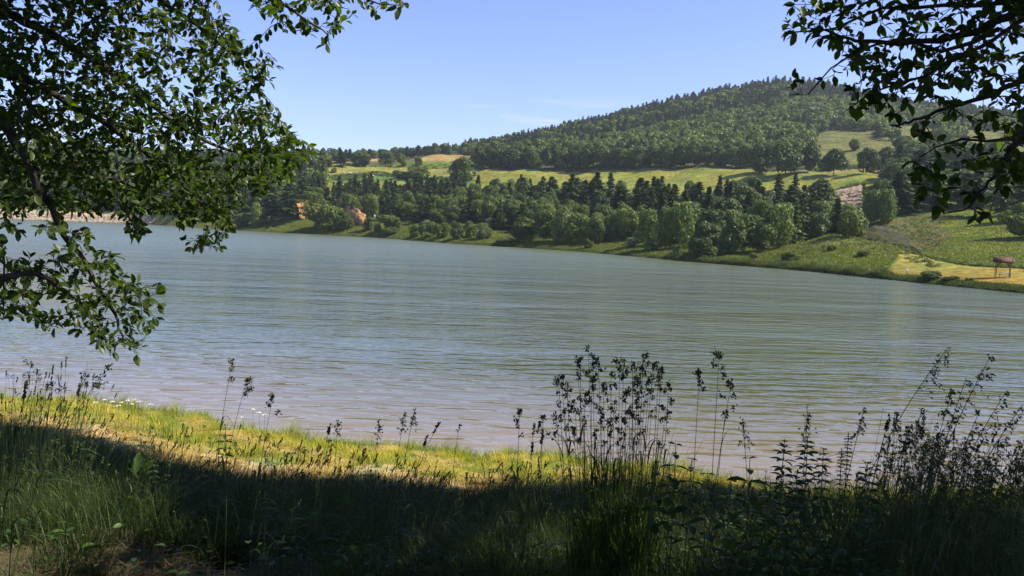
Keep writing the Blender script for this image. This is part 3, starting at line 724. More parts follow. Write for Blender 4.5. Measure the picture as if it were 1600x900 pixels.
# ------------------------------------------------------------------ hillside forest, one mass
def merge_forest(name, pts, kinds, hs, ws, mat, lib, label):
    A = Acc()
    for P, k, h, w in zip(pts, kinds, hs, ws):
        V, Fc, t_ = lib[k]; a = rng.uniform(0, 6.28); c, s_ = math.cos(a), math.sin(a)
        Q = np.stack([(V[:, 0] * c - V[:, 1] * s_) * w, (V[:, 0] * s_ + V[:, 1] * c) * w, V[:, 2] * h], 1) + P
        A.add(Q, Fc, t_ + rng.uniform(-.28, .32))
    o = A.obj(name, mat); return tag(o, label, 'forest', kind='stuff')
libc = [crown_conifer(400 + s, 15, 8, .19, .06, .062, .35) for s in range(6)]
libb = [crown_broad(420 + s, 380, 11, .10, .06, loose=.16) for s in range(6)]
pc = []; pb = []
cell = {}
tries = 0
while tries < 42000:
    tries += 1
    c = rng.uniform(-100, 1760); i = int((c + 900) / 5)
    ra = LR[i, 5] if c > 720 else (LR[i, 4] + 20 if c < 500 else 900)
    if c > 745 and c < 1260: ra = LR[i, 4] + (38 if c < 860 else 58)
    if c > 1360 : ra = LR[i, 5] + (60 if c > 1385 and c < 1450 or 1490 < c < 1560 else -60)
    if c < 505: ra = LR[i, 3] + 15
    rb = LR[i, 6] + 40
    if ra >= rb: continue
    r = math.sqrt(rng.uniform(ra * ra, rb * rb)); P = cr_pt(c, r)
    k = (int(P[0] // 5.4), int(P[1] // 5.4))
    if any((k[0] + a, k[1] + b) in cell and (cell[(k[0] + a, k[1] + b)][0] - P[0]) ** 2 + (cell[(k[0] + a, k[1] + b)][1] - P[1]) ** 2 < 5.2 ** 2 for a in (-1, 0, 1) for b in (-1, 0, 1)): continue
    if not (r > 600 or free(P[0], P[1], 2.5)): continue
    cell[k] = (P[0], P[1])
    f = (r - ra) / (rb - ra)
    band = fbm(P[0], P[1], 77, 3, 1 / 130.) * .28
    broad = (f + band < .40 + .22 * math.sin((c - 950) / 160)) if c > 700 else rng.random() < .5
    if rng.random() < .12: broad = not broad
    (pb if broad else pc).append(P)
pc = np.array(pc); pb = np.array(pb); print('hill forest', len(pc), len(pb))
merge_forest('conifer_forest', pc - [0, 0, .4], rng.integers(0, 6, len(pc)), rng.uniform(7, 13, len(pc)), rng.uniform(13, 20, len(pc)), M_PINE, libc, 'dark conifer forest covering the hill up to its crest')
merge_forest('broadleaf_forest', pb - [0, 0, .4], rng.integers(0, 6, len(pb)), rng.uniform(7, 11, len(pb)), rng.uniform(6, 10, len(pb)), M_BROADH, libb, 'lighter broadleaf forest on the lower hillside')
# ------------------------------------------------------------------ bare earth and rock scars
def rockmat(name, c1, c2, c3, scale=.5):
    m, nt, out = newmat(name); L = nt.links
    g = N(nt, 'ShaderNodeNewGeometry'); mp = N(nt, 'ShaderNodeMapping'); mp.inputs['Scale'].default_value = (1.6, 1.6, .18)
    L.new(g.outputs['Position'], mp.inputs[0])
    a = N(nt, 'ShaderNodeTexNoise', Scale=scale, Detail=7.0, Roughness=.7); L.new(mp.outputs[0], a.inputs['Vector'])
    r = ramp(nt, [(.32, c1), (.5, c2), (.66, c3)]); L.new(a.outputs['Fac'], r.inputs[0])
    p = N(nt, 'ShaderNodeBsdfPrincipled', Roughness=.95); L.new(r.outputs[0], p.inputs['Base Color'])
    b = N(nt, 'ShaderNodeBump', Strength=.9, Distance=.7); L.new(a.outputs['Fac'], b.inputs['Height']); L.new(b.outputs[0], p.inputs['Normal'])
    L.new(p.outputs[0], out.inputs[0]); return m
M_EARTH = rockmat('orange_earth', (.22, .11, .04), (.44, .22, .075), (.58, .36, .17))
M_SCREE = rockmat('pink_scree', (.12, .10, .07), (.27, .20, .15), (.38, .30, .24), .8)
M_SOIL = rockmat('gully_shade_soil', (.055, .045, .018), (.085, .075, .030), (.12, .125, .035), .9)  # soil tones darkened to carry the shade of the gully
def scar(name, bot, top, rb, rt, back, mat, label, n=44, m=18, amp=.5, seed=0):
    """a cut in the slope: lower rim to upper rim, then back into the hill"""
    bot = np.array(bot, float); top = np.array(top, float); u = np.linspace(0, 1, n)
    f_ = lambda a: np.stack([np.interp(u, np.linspace(0, 1, len(a)), a[:, k]) for k in (0, 1)], 1)
    bb, tt = f_(bot), f_(top); rbu = np.interp(u, np.linspace(0, 1, len(rb)), rb); rtu = np.interp(u, np.linspace(0, 1, len(rt)), rt)
    rows = []
    for v in np.linspace(0, 1, m):
        q = bb * (1 - v) + tt * v; rr_ = rbu * (1 - v) + rtu * v
        P = np.array([at(a[0], a[1], b) for a, b in zip(q, rr_)])
        jit = fbm(P[:, 0], P[:, 1], 70 + seed, 3, 1 / 5.); P[:, 2] += (v - .5) * jit * amp * .7
        ed = np.minimum(1, 6 * np.minimum(u, 1 - u)) 
        nn = fbm(P[:, 0] * 1.0, P[:, 2] * 2.2 + seed, 50 + seed, 4, 1 / 6.) * amp * ed
        P[:, 0] += nn * .4; P[:, 1] -= nn; P[:, 2] += .25 * nn * (v > .7)
        rows.append(P)
    last = rows[-1].copy(); k = (rtu + back) / rtu
    B_ = last.copy(); B_[:, 0] *= k; B_[:, 1] *= k; B_[:, 2] = far_z(B_[:, 0], B_[:, 1]) - .6
    low = rows[0].copy(); low[:, 2] -= 3
    rows = [low] + rows + [B_]
    G_ = np.array(rows); ni, nj = G_.shape[:2]
    ii, jj = np.meshgrid(np.arange(ni - 1), np.arange(nj - 1), indexing='ij')
    Fc = np.stack([ii * nj + jj, ii * nj + jj + 1, (ii + 1) * nj + jj + 1, (ii + 1) * nj + jj], -1).reshape(-1, 4)
    o = mk(name, G_.reshape(-1, 3), Fc, mat, smooth=False); tag(o, label, 'slope', kind='structure')
    return o
scar('earth_cut', [(468, 330), (474, 334), (486, 334), (499, 335)], [(463, 317), (474, 313.5), (487, 313), (498, 315)], [398, 400], [402, 404], 40, M_EARTH, 'sunlit orange earth cut in the far slope', amp=.9, seed=1)
scar('earth_cut', [(526, 330), (545, 341), (562, 343), (578, 343)], [(524, 313), (542, 320), (560, 327), (574, 338)], [406, 378, 364, 360], [414, 388, 375, 365], 24, M_EARTH, 'shaded orange earth cut right of the big bush', amp=.6, seed=2)
scar('rock_scar', [(1297, 330), (1312, 336), (1330, 334), (1344, 326)], [(1300, 300), (1316, 293), (1334, 288), (1352, 287)], [285, 288, 285], [306, 312, 318], 40, M_SCREE, 'pinkish rock scar below the field at the right', amp=1.3, seed=3)

scar('soil_slope', [(1333, 368), (1365, 377), (1400, 388), (1440, 394)], [(1335, 362), (1372, 351), (1398, 360), (1420, 374), (1441, 390)], [228, 214, 202, 188], [236, 224, 210, 194], 14, M_SOIL, 'bare soil flank of the second mound, gully shade in its colour', amp=.5, seed=4)
# ------------------------------------------------------------------ far shore vegetation masses
def strips(P, h, w, lean, rng, K=3, curve=.35, mat=None, name='grass', tint=None, parent=None, wind=None):
    """grass blades rooted at P"""
    n = len(P); th = rng.uniform(0, 2 * math.pi, n)
    d = np.stack([np.cos(th), np.sin(th), 0 * th], 1)
    if wind is not None: d = norm(d + np.array(wind)); 
    sd_ = np.stack([-d[:, 1], d[:, 0], 0 * th], 1)
    s = np.linspace(0, 1, K + 1)
    c = (curve * (.4 + 1.2 * rng.random(n)))
    h = np.broadcast_to(h, (n,)); w = np.broadcast_to(w, (n,))
    V = []
    for q in s:
        c0 = P + np.stack([0 * h, 0 * h, h * (q - .35 * c * q * q)], 1) + d * (h * (lean * q + c * q * q))[:, None]
        ww = (w * (1 - q ** 1.6 * .92) * .5)[:, None]
        V += [c0 - sd_ * ww, c0 + sd_ * ww]
    V = np.stack(V, 1); m = 2 * (K + 1)
    base = (np.arange(n) * m)[:, None]
    Fc = np.concatenate([base + np.array([2 * k, 2 * k + 1, 2 * k + 3, 2 * k + 2]) for k in range(K)], 1).reshape(-1, 4)
    tt = rng.random(n) * .5 + .25 if tint is None else tint
    return V.reshape(-1, 3), Fc, np.repeat(tt, m)
M_FGRASS = leafmat('far_meadow_grass', (.060, .080, .012), (.125, .150, .020), (.22, .215, .045), trans=.3, scale=.08, obrand=0)
M_REED = leafmat('far_reeds', (.045, .065, .022), (.085, .115, .034), (.15, .17, .055), trans=.3, scale=.2, obrand=0)
n_ = 170000
c_ = rng.uniform(330, 1640, n_); i_ = ((c_ + 900) / 5).astype(int); f_ = rng.random(n_) ** 1.3
ra_ = SHC[i_] + .8; rb_ = np.where(c_ < 1240, LR[i_, 1], LR[i_, 2]); r_ = ra_ + (rb_ - ra_) * f_
g_ = (r_ - LR[i_, 1]) / (LR[i_, 2] - LR[i_, 1])
keep = ~((c_ > 1385 + (r_ - SHC[i_]) * .8) & (r_ < LR[i_, 0] - 1) & (r_ > SHC[i_] + 3)) & ~((c_ > 1330) & (c_ < 1442) & (g_ > -.2) & (g_ < np.interp(c_, [1330, 1365, 1442], [.7, 1, .05])))
c_, r_ = c_[keep], r_[keep]; a_ = np.interp(c_, CG, AZG); x_, y_ = np.sin(a_) * r_, np.cos(a_) * r_
pn = fbm(x_, y_, 31, 3, 1 / 9.)
P = np.stack([x_, y_, far_z(x_, y_) - .03], 1)
V, Fc, tt = strips(P, .22 + .25 * np.clip(pn, 0, 1.2) + .15 * rng.random(len(P)), .16, .2, rng, 1, .3, tint=.3 + .3 * rng.random(len(P)) + .12 * pn)
tag(mk('meadow_grass', V, Fc, M_FGRASS, tint=tt), 'rough green grass covering the far meadow and mounds', 'grass', kind='stuff')
n_ = 26000
c_ = np.concatenate([rng.uniform(1010, 1640, n_), rng.uniform(330, 1010, n_ // 2)]); i_ = ((c_ + 900) / 5).astype(int)
r_ = np.interp(c_, CC, SHC) - .4 + rng.random(len(c_)) ** 1.5 * np.where(c_ > 1040, 3.2, 1.8)
a_ = np.interp(c_, CG, AZG); x_, y_ = np.sin(a_) * r_, np.cos(a_) * r_
hh = np.where((c_ > 1040) & (c_ < 1400), 1.0, .5) * (.7 + .5 * rng.random(len(c_))) * (1 + .35 * fbm(x_, y_, 33, 3, 1 / 6.))
P = np.stack([x_, y_, np.maximum(far_z(x_, y_), -.2) - .05], 1)
V, Fc, tt = strips(P, np.clip(hh, .15, 1.6), .10, .08, rng, 2, .2)
tag(mk('reeds', V, Fc, M_REED, tint=tt), 'green reed fringe along the far shore', 'reeds', kind='stuff')
def scrub(name, pts, size, nper, mat, label, flat=.6):
    A = Acc()
    for P in pts:
        s = size * rng.uniform(.5, 1.4); d = norm(rng.normal(size=(nper, 3))); d[:, 2] = abs(d[:, 2])
        Q = P + d * np.array([1, 1, flat]) * s * rng.uniform(.6, 1, (nper, 1))
        V, Fc = cards(Q, d + rng.normal(size=d.shape) * .5, s * .3, rng); A.add(V, Fc, .3 + .3 * rng.random())
    return tag(A.obj(name, mat), label, 'undergrowth', kind='stuff')
pts = []
for c in np.arange(700, 1390, 1.1):          # dark hedge bottom under the oaks
    i = int((c + 900) / 5)
    if rng.random() < .75: pts.append(cr_pt(c, LR[i, 4] + rng.uniform(4, 12)))
for c in np.arange(440, 700, 1.5):
    i = int((c + 900) / 5); l3, l4 = LR[i, 3], LR[i, 4]
    for q in (.60, .66): pts.append(cr_pt(c, l3 + (l4 - l3) * q + rng.uniform(-3, 3)))
    if rng.random() < .4: pts.append(cr_pt(c, l4 + rng.uniform(0, 20)))
scrub('undergrowth', pts, 1.5, 50, M_BROAD, 'low dark undergrowth and hedge bottoms along the terraces')
pts = [cr_pt(c, float(np.interp(c, CC, LR[:, 0])) + rng.uniform(-1, 1.5)) for c in np.arange(1405, 1660, .9)]
scrub('scrub_line', pts, .55, 40, M_BROAD, 'dark scrub line behind the mown field')
pts = []
for _ in range(420):
    c = rng.uniform(1250, 1470); i = int((c + 900) / 5); j = rng.random()
    r = LR[i, 0] - 14 * rng.random() if j < .4 else LR[i, 1] + (LR[i, 2] - LR[i, 1]) * rng.uniform(.1, .8); pts.append(cr_pt(c, r))
for _ in range(260):
    c = rng.uniform(340, 1060); i = int((c + 900) / 5); pts.append(cr_pt(c, SHC[i] + 3 + (LR[i, 0] - SHC[i] - 3) * rng.random()))
for _ in range(240):
    c = rng.uniform(1215, 1640); i = int((c + 900) / 5); pts.append(cr_pt(c, rng.uniform(LR[i, 4] + 5, LR[i, 5] + 90)))
for _ in range(70):
    u_ = rng.random(); c = 1336 + 104 * u_; i = int((c + 900) / 5); pts.append(at(c, np.interp(c, [1335, 1365, 1400, 1440], [366, 374, 386, 394]) - rng.random() * np.interp(c, [1335, 1375, 1440], [3, 16, 2]), np.interp(c, [1335, 1440], [229, 190])))
for c in np.arange(1296, 1358, .35):
    pts.append(at(c, np.interp(c, [1298, 1316, 1334, 1355], [301, 294, 288.5, 287]) + rng.normal() * 1.0, np.interp(c, [1298, 1355], [305, 319])))
    if rng.random() < .5: pts.append(at(rng.uniform(1300, 1350), rng.uniform(300, 332), 292 + 0 * c))
for y in np.arange(286, 330, .5): pts.append(at(1350 + rng.normal() * 1.2, y, 304)); pts.append(at(1300 + rng.normal() * 1.2, y + 12, 300))
for c in np.arange(462, 500, .6): pts.append(at(c, 313.5 + rng.normal() * .6, 402)); pts.append(at(c, 334 + rng.normal(), 397))
for c in np.arange(524, 578, .8): pts.append(at(c, np.interp(c, [524, 542, 560, 574], [313, 320, 327, 338]), np.interp(c, [524, 574], [417, 370]))); 
scrub('rough_scrub', pts, .6, 34, M_FGRASS, 'small tussocks scattered over mounds and meadow', .5)
# stones of the dam
M_STONE = rockmat('dam_stone', (.16, .12, .09), (.34, .27, .20), (.5, .42, .34), 1.5)
ico = np.array([(0, 0, 1), (.89, 0, .45), (.28, .85, .45), (-.72, .53, .45), (-.72, -.53, .45), (.28, -.85, .45), (.72, .53, -.45), (-.28, .85, -.45), (-.89, 0, -.45), (-.28, -.85, -.45), (.72, -.53, -.45), (0, 0, -1)])
icf = np.array([(0, 1, 2), (0, 2, 3), (0, 3, 4), (0, 4, 5), (0, 5, 1), (1, 6, 2), (2, 7, 3), (3, 8, 4), (4, 9, 5), (5, 10, 1), (6, 7, 2), (7, 8, 3), (8, 9, 4), (9, 10, 5), (10, 6, 1), (11, 7, 6), (11, 8, 7), (11, 9, 8), (11, 10, 9), (11, 6, 10)])
A = Acc()
for _ in range(2600):
    c = rng.uniform(-120, 236); i = int((c + 900) / 5); P = cr_pt(c, rng.uniform(SHC[i] - 1, LR[i, 0] + 1)); s = rng.uniform(.3, 1.1)
    A.add((ico * rng.uniform(.6, 1.2, ico.shape)) * s * np.array([1.2, 1, .7]) + P, icf)
tag(A.obj('rubble', M_STONE), 'pale stones facing the long low dam', 'rubble', kind='stuff')

# ------------------------------------------------------------------ shelter, pole, marker, sheep
M_WOOD = barkmat('shelter_wood', (.06, .027, .013), (.11, .05, .022), 3)
M_PALEW = barkmat('bench_wood', (.35, .27, .18), (.5, .4, .28), 3)
M_GREYW = barkmat('pole_wood', (.13, .11, .09), (.22, .19, .15), 3)
def flatmat(name, c, rough=.6):
    m, nt, out = newmat(name); p = N(nt, 'ShaderNodeBsdfPrincipled', Roughness=rough)
    nz = N(nt, 'ShaderNodeTexNoise', Scale=8.0, Detail=4.0); r = ramp(nt, [(.3, tuple(v * .8 for v in c)), (.7, c)]); nt.links.new(nz.outputs['Fac'], r.inputs[0])
    nt.links.new(r.outputs[0], p.inputs['Base Color']); nt.links.new(p.outputs[0], out.inputs[0]); return m
M_WHITE = flatmat('white_paint', (.78, .76, .72)); M_RED = flatmat('red_paint', (.5, .05, .04))
def box(a, b, w, h_=None):
    a = np.array(a, float); b = np.array(b, float); t = norm(b - a); h_ = h_ or w
    up = np.array([0, 0, 1.]) if abs(t[2]) < .9 else np.array([0, 1., 0]); s = norm(np.cross(t, up)); u = np.cross(s, t)
    V = [p + s * w * .5 * i + u * h_ * .5 * j for p in (a, b) for i, j in ((-1, -1), (1, -1), (1, 1), (-1, 1))]
    return np.array(V), np.array([(0, 1, 2, 3), (7, 6, 5, 4), (0, 4, 5, 1), (1, 5, 6, 2), (2, 6, 7, 3), (3, 7, 4, 0)])
def bx(name, boxes, mat, parent=None):
    A = Acc()
    for q in boxes: A.add(*box(*q))
    o = A.obj(name, mat, parent)
    bm_ = o.modifiers.new('bevel', 'BEVEL'); bm_.width = .012; bm_.segments = 1
    return o
P = ground_at(1568, 434); SHR = math.hypot(P[0], P[1])
sh = tag(empty('picnic_shelter', P), 'small brown open timber shelter with sloping roof on the mown field', 'shelter')
sh.rotation_euler[2] = R(-24); sh.scale = (.80, .80, 1.1)
HW, HD, HH = 1.45, .95, 2.05
for sx in (-1, 1):
    for sy in (-1, 1):
        top = HH
        bx('post', [((sx * 1.15, sy * .8, -.1), (sx * 1.15, sy * .8, top), .11)], M_WOOD, sh)
        bx('brace', [((sx * 1.15, sy * .8, top - .75), (sx * .55, sy * .8, top - .02), .11)], M_WOOD, sh)
for sy in (-1, 1): bx('beam', [((-1.5, sy * .8, HH + .02), (1.5, sy * .8, HH + .02), .14, .2)], M_WOOD, sh)
for sy in (-1, 1):
    A = Acc()
    c0 = np.array([(-1.7, 0, HH + .66), (1.7, 0, HH + .66), (1.7, sy * 1.2, HH - .0), (-1.7, sy * 1.2, HH - .0)]); V = np.concatenate([c0, c0 + [0, 0, .09]])
    A.add(V, np.array([(0, 1, 2, 3), (7, 6, 5, 4), (0, 4, 5, 1), (1, 5, 6, 2), (2, 6, 7, 3), (3, 7, 4, 0)])); A.obj('roof', M_WOOD, sh)
for sx in (-1, 1):
    bx('gable', [((sx * 1.3, -.85, HH + .13), (sx * 1.3, .85, HH + .13), .1, .12), ((sx * 1.3, 0, HH + .1), (sx * 1.3, 0, HH + .58), .1)], M_WOOD, sh)
tb = tag(empty('picnic_table', tuple(P + np.array([.1, -.1, 0]))), 'pale wooden picnic table under the brown shelter', 'table'); tb.rotation_euler[2] = R(-38)
bx('table_top', [((-.7, 0, .74), (.7, 0, .74), .65, .05)], M_PALEW, tb)
for s_ in (-1, 1):
    bx('bench', [((-.7, s_ * .62, .44), (.7, s_ * .62, .44), .24, .05)], M_PALEW, tb)
    bx('leg', [((s_ * .5, -.6, 0), (s_ * .5, .1, .72), .07), ((s_ * .5, .6, 0), (s_ * .5, -.1, .72), .07), ((s_ * .5, -.7, .39), (s_ * .5, .7, .39), .06)], M_PALEW, tb)
Pp = ground_at(1580, 437)
pl = empty('wooden_pole', Pp); tag(pl, 'tall thin leaning wooden pole right of the brown shelter', 'pole')
q = np.linspace(0, 1, 6)[:, None]; V, Fc = tube(np.array([0, 0, -.2]) + q * np.array([.55, 0, 3.95]), np.linspace(.075, .06, 6), 8)
mk('shaft', V, Fc, M_GREYW, pl, smooth=True)
V, Fc = tube([(.54, 0, 3.72), (.56, 0, 3.78), (.57, 0, 3.86), (.575, 0, 3.9)], [.09, .1, .1, .02], 8); mk('cap', V, Fc, M_GREYW, pl, smooth=True)
for (px, py, lab) in ((1418, 429, 'small white and red marker post at the edge of the mown field'), (587, 344, 'small white marker post below the conifer wood')):
    Pm = ground_at(px, py); k = math.hypot(Pm[0], Pm[1]) / F
    mo = tag(empty('marker_post', Pm), lab, 'marker post')
    bx('post', [((0, 0, -.1), (0, 0, 2.6 * k), .12)], M_GREYW, mo)
    bx('plate', [((-1.3 * k, -.08, 5.2 * k), (1.3 * k, -.08, 5.2 * k), .05, 5.0 * k)], M_WHITE, mo)
    if px > 1000: bx('stripe', [((-1.3 * k, -.112, 4.6 * k), (1.3 * k, -.112, 4.6 * k), .008, .9 * k)], M_RED, mo)
M_WOOL = flatmat('pale_hide', (.66, .60, .50), .9)
def cow_mesh():
    me = bpy.data.meshes.new('cow')
    V = [(-.75, 0, .95), (-.3, 0, .97), (.35, 0, .95), (.8, 0, 1.0), (1.15, 0, .8), (1.35, 0, .42), (1.5, 0, .28)]; E = [(i, i + 1) for i in range(6)]; Rr = [.3, .38, .38, .3, .2, .16, .1]
    for bx_, b in ((-.72, 0), (.72, 3)):
        for s in (-.2, .2):
            k = len(V); V += [(bx_, s, .62), (bx_ + (.06 if b == 0 else -.02), s, .34), (bx_, s, .04)]; Rr += [.15, .08, .06]; E += [(b, k), (k, k + 1), (k + 1, k + 2)]
    k = len(V); V += [(-1.0, 0, .95), (-1.08, 0, .45)]; Rr += [.06, .035]; E += [(0, k), (k, k + 1)]
    me.from_pydata(V, E, []); o = bpy.data.objects.new('cow_source', me); COL.objects.link(o)
    sk = o.modifiers.new('s', 'SKIN')
    for v, r in zip(me.skin_vertices[0].data, Rr): v.radius = (r, r * 1.05)
    me.skin_vertices[0].data[1].use_root = True
    o.modifiers.new('u', 'SUBSURF').levels = 1
    dg = bpy.context.evaluated_depsgraph_get(); m2 = bpy.data.meshes.new_from_object(o.evaluated_get(dg)); bpy.data.objects.remove(o)
    m2.materials.clear(); m2.materials.append(M_WOOL); return m2
cm = cow_mesh()
for k, (px, py, lab) in enumerate([(534, 272, 'pale animal grazing farthest left on the terrace field'), (543, 272, 'pale animal grazing second from the left of the herd'), (556, 272.5, 'pale animal grazing in the middle of the herd'), (579, 277, 'pale animal grazing lowest on the terrace field'), (590, 274, 'pale animal grazing farthest right below the hedge')]):
    o = bpy.data.objects.new('cow', cm); COL.objects.link(o); P = ground_at(px, py); o.location = P; o.rotation_euler[2] = [0, .4, 3.0, .2, 2.8][k]; o.scale = (.95,) * 3
    tag(o, lab, 'cow', 'pale animals grazing on the terrace')

# ------------------------------------------------------------------ haze
M_HAZE, nt, out = newmat('haze_air')
pv = N(nt, 'ShaderNodeVolumePrincipled'); pv.inputs['Density'].default_value = HAZE_D; pv.inputs['Color'].default_value = (.80, .90, 1.0, 1)
pv.inputs['Anisotropy'].default_value = .3
nt.links.new(pv.outputs[0], out.inputs['Volume'])
h_ = 3150
hb = [(x, y, z) for z in (-13, 235) for x, y in ((-h_, -h_), (h_, -h_), (h_, h_), (-h_, h_))]
hz = mk('haze', hb, [(3, 2, 1, 0), (4, 5, 6, 7), (0, 1, 5, 4), (1, 2, 6, 5), (2, 3, 7, 6), (3, 0, 4, 7)], M_HAZE)
tag(hz, 'thin summer haze over the valley', 'haze', kind='stuff')
# ------------------------------------------------------------------ near foliage helpers
LT = [(0, 0), (.22, .30), (.5, .48), (.8, .34), (1, 0)]     # station, half width
def leaf_template(wr=.52, fold=.16, curl=.18):
    V = [(0, 0, 0)]
    for t, w in LT[1:-1]:
        z = -curl * t * t
        V += [(-w * wr, t, z + fold * w), (0, t, z), (w * wr, t, z + fold * w)]
    V.append((0, 1, -curl))
    F = [(0, 2, 1), (0, 3, 2)]
    for k in range(len(LT) - 3):
        a = 1 + 3 * k; b = a + 3
        F += [(a, a + 1, b + 1), (a, b + 1, b), (a + 1, a + 2, b + 2), (a + 1, b + 2, b + 1)]
    e = 1 + 3 * (len(LT) - 3); F += [(e, e + 1, e + 3), (e + 1, e + 2, e + 3)]
    return np.array(V, float), np.array(F)
def leaves(P, D, U, size, tmpl):
    """place leaf templates at P, pointing D, facing up vector U"""
    TV, TF = tmpl; D = norm(D); X = norm(np.cross(D, U)); Z = np.cross(X, D)
    n = len(P); s = np.broadcast_to(size, (n,))[:, None, None]
    V = P[:, None] + s * (TV[None, :, 0:1] * X[:, None] + TV[None, :, 1:2] * D[:, None] + TV[None, :, 2:3] * Z[:, None])
    Fc = TF[None] + (np.arange(n) * len(TV))[:, None, None]
    return V.reshape(-1, 3), Fc.reshape(-1, 3), len(TV)
def inpoly(px, py, poly):
    x, y = px, py; c = np.zeros(len(x), bool); n = len(poly); j = n - 1
    for i in range(n):
        xi, yi = poly[i]; xj, yj = poly[j]
        k = ((yi > y) != (yj > y)) & (x < (xj - xi) * (y - yi) / (yj - yi + 1e-9) + xi); c ^= k; j = i
    return c
M_LEAF = leafmat('near_tree_leaves', (.030, .055, .012), (.050, .088, .018), (.080, .12, .024), trans=.42, rough=.42, spec=.45, scale=1.5, obrand=0, transcol=(2.2, 2.4, .45))
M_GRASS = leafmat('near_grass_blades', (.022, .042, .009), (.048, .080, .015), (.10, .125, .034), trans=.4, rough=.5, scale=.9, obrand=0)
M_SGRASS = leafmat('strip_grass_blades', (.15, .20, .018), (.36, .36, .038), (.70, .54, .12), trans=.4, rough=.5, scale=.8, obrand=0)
M_HAY = leafmat('cut_hay', (.38, .28, .07), (.56, .42, .12), (.68, .54, .22), trans=.2, rough=.6, scale=2, obrand=0)
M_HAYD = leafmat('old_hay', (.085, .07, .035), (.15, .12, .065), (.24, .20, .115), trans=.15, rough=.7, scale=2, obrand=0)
M_STEM = leafmat('green_stems', (.028, .050, .014), (.048, .078, .020), (.085, .105, .034), trans=0, scale=2)
M_HEAD = leafmat('seed_heads', (.045, .048, .022), (.075, .075, .036), (.13, .115, .06), trans=.2, scale=6)
M_HERB = leafmat('herb_leaves', (.032, .070, .015), (.065, .120, .025), (.11, .17, .035), trans=.35, rough=.5, scale=3)
TMPL = leaf_template(.55, .2, .2); TMPN = leaf_template(.38, .2, .3)

# ------------------------------------------------------------------ overhanging trees
def grow(mains, attr, r_tip=.0016, r0=.014, step=.07, sag=.10, seed=0):
    """join attractors to a skeleton of main limbs; returns tubes and twig lines"""
    r_ = np.random.default_rng(seed); nodes = []; ndir = []; tubes = []; twigs = []
    for pl, ra, rb in mains:
        pl = np.array(pl, float); m = max(6, int(np.linalg.norm(np.diff(pl, axis=0), axis=1).sum() / .12))
        u = np.linspace(0, 1, len(pl)); uu = np.linspace(0, 1, m)
        Q = np.stack([np.interp(uu, u, pl[:, k]) for k in range(3)], 1)
        for k in range(3): Q[:, k] = smooth1(Q[:, k], 2) if m > 14 else Q[:, k]
        Q[1:-1] += np.cumsum(r_.normal(size=(m - 2, 3)) * .007, 0); rad = np.linspace(ra, rb, m)
        tubes.append((Q, rad, 8)); nodes += list(Q); ndir += list(norm(np.gradient(Q, axis=0)))
    buf = np.zeros((60000, 3)); db = np.zeros((60000, 3)); n = len(nodes); buf[:n] = nodes; db[:n] = ndir
    d0 = np.array([np.min(((buf[:n] - a) ** 2).sum(1)) for a in attr])
    for a in attr[np.argsort(d0)]:
        dd = buf[:n] - a; dist = np.sqrt((dd ** 2).sum(1)); j = np.argmin(dist + .25 * (buf[:n, 2] < a[2] - .1) * dist)
        p0 = buf[j]; L_ = dist[j]
        if L_ < .05: continue
        m = max(4, int(L_ / step)); u = np.linspace(0, 1, m)[:, None]
        c1 = p0 + db[j] * L_ * .35; c2 = a + (p0 - a) * .35 + np.array([0, 0, L_ * sag])
        Q = (1 - u) ** 3 * p0 + 3 * (1 - u) ** 2 * u * c1 + 3 * (1 - u) * u * u * c2 + u ** 3 * a
        Q[1:-1] += r_.normal(size=(m - 2, 3)) * .012
        rad = np.linspace(min(r0, r_tip + .0042 * L_), r_tip, m)
        tubes.append((Q, rad, 4)); twigs.append(Q)
        buf[n:n + m] = Q; db[n:n + m] = norm(np.gradient(Q, axis=0)); n += m
    return tubes, twigs
def leafing(twigs, size, seed, gap=.028, start=.25, maxlen=.55, skip=0.0):
    r_ = np.random.default_rng(seed); P = []; D = []
    for Q in twigs:
        seg = np.linalg.norm(np.diff(Q, axis=0), axis=1); s = np.concatenate([[0], np.cumsum(seg)]); Lq = s[-1]
        if r_.random() < skip: continue
        a = max(Lq * start, Lq - maxlen); k = max(3, int((Lq - a) / gap)); t = np.linspace(a, Lq, k)
        X = np.stack([np.interp(t, s, Q[:, c]) for c in range(3)], 1); T = norm(np.gradient(X, axis=0))
        sd_ = norm(np.cross(T, r_.normal(size=T.shape))); 
        d = T * .7 + sd_ * .9 + np.array([0, 0, -.25]) ; P.append(X + sd_ * .006); D.append(d)
        P.append(np.repeat(X[-1:], 3, 0)); D.append(T[-1] + r_.normal(size=(3, 3)) * .55)
    P = np.concatenate(P); D = np.concatenate(D) + r_.normal(size=(len(P) if False else sum(len(x) for x in [P]), 3)) * .25
    U = np.array([0, 0, 1.0]) + r_.normal(size=P.shape) * .55
    sz = size * (.35 + .9 * r_.random(len(P)) ** .8)
    V, Fc, m = leaves(P, D, U, sz, TMPL)
    return V, Fc, np.repeat(.2 + .45 * r_.random(len(P)) + .1 * r_.normal(size=len(P)), m)
def attract(polys, seed):
    r_ = np.random.default_rng(seed); out_ = []
    for poly, n, ra, rb in polys:
        xs = [p[0] for p in poly]; ys = [p[1] for p in poly]; k = 0
        while k < n:
            x, y = r_.uniform(min(xs), max(xs)), r_.uniform(min(ys), max(ys))
            if inpoly(np.array([x]), np.array([y]), poly)[0]: out_.append(at(x, y, r_.uniform(ra, rb))); k += 1
    return np.array(out_)
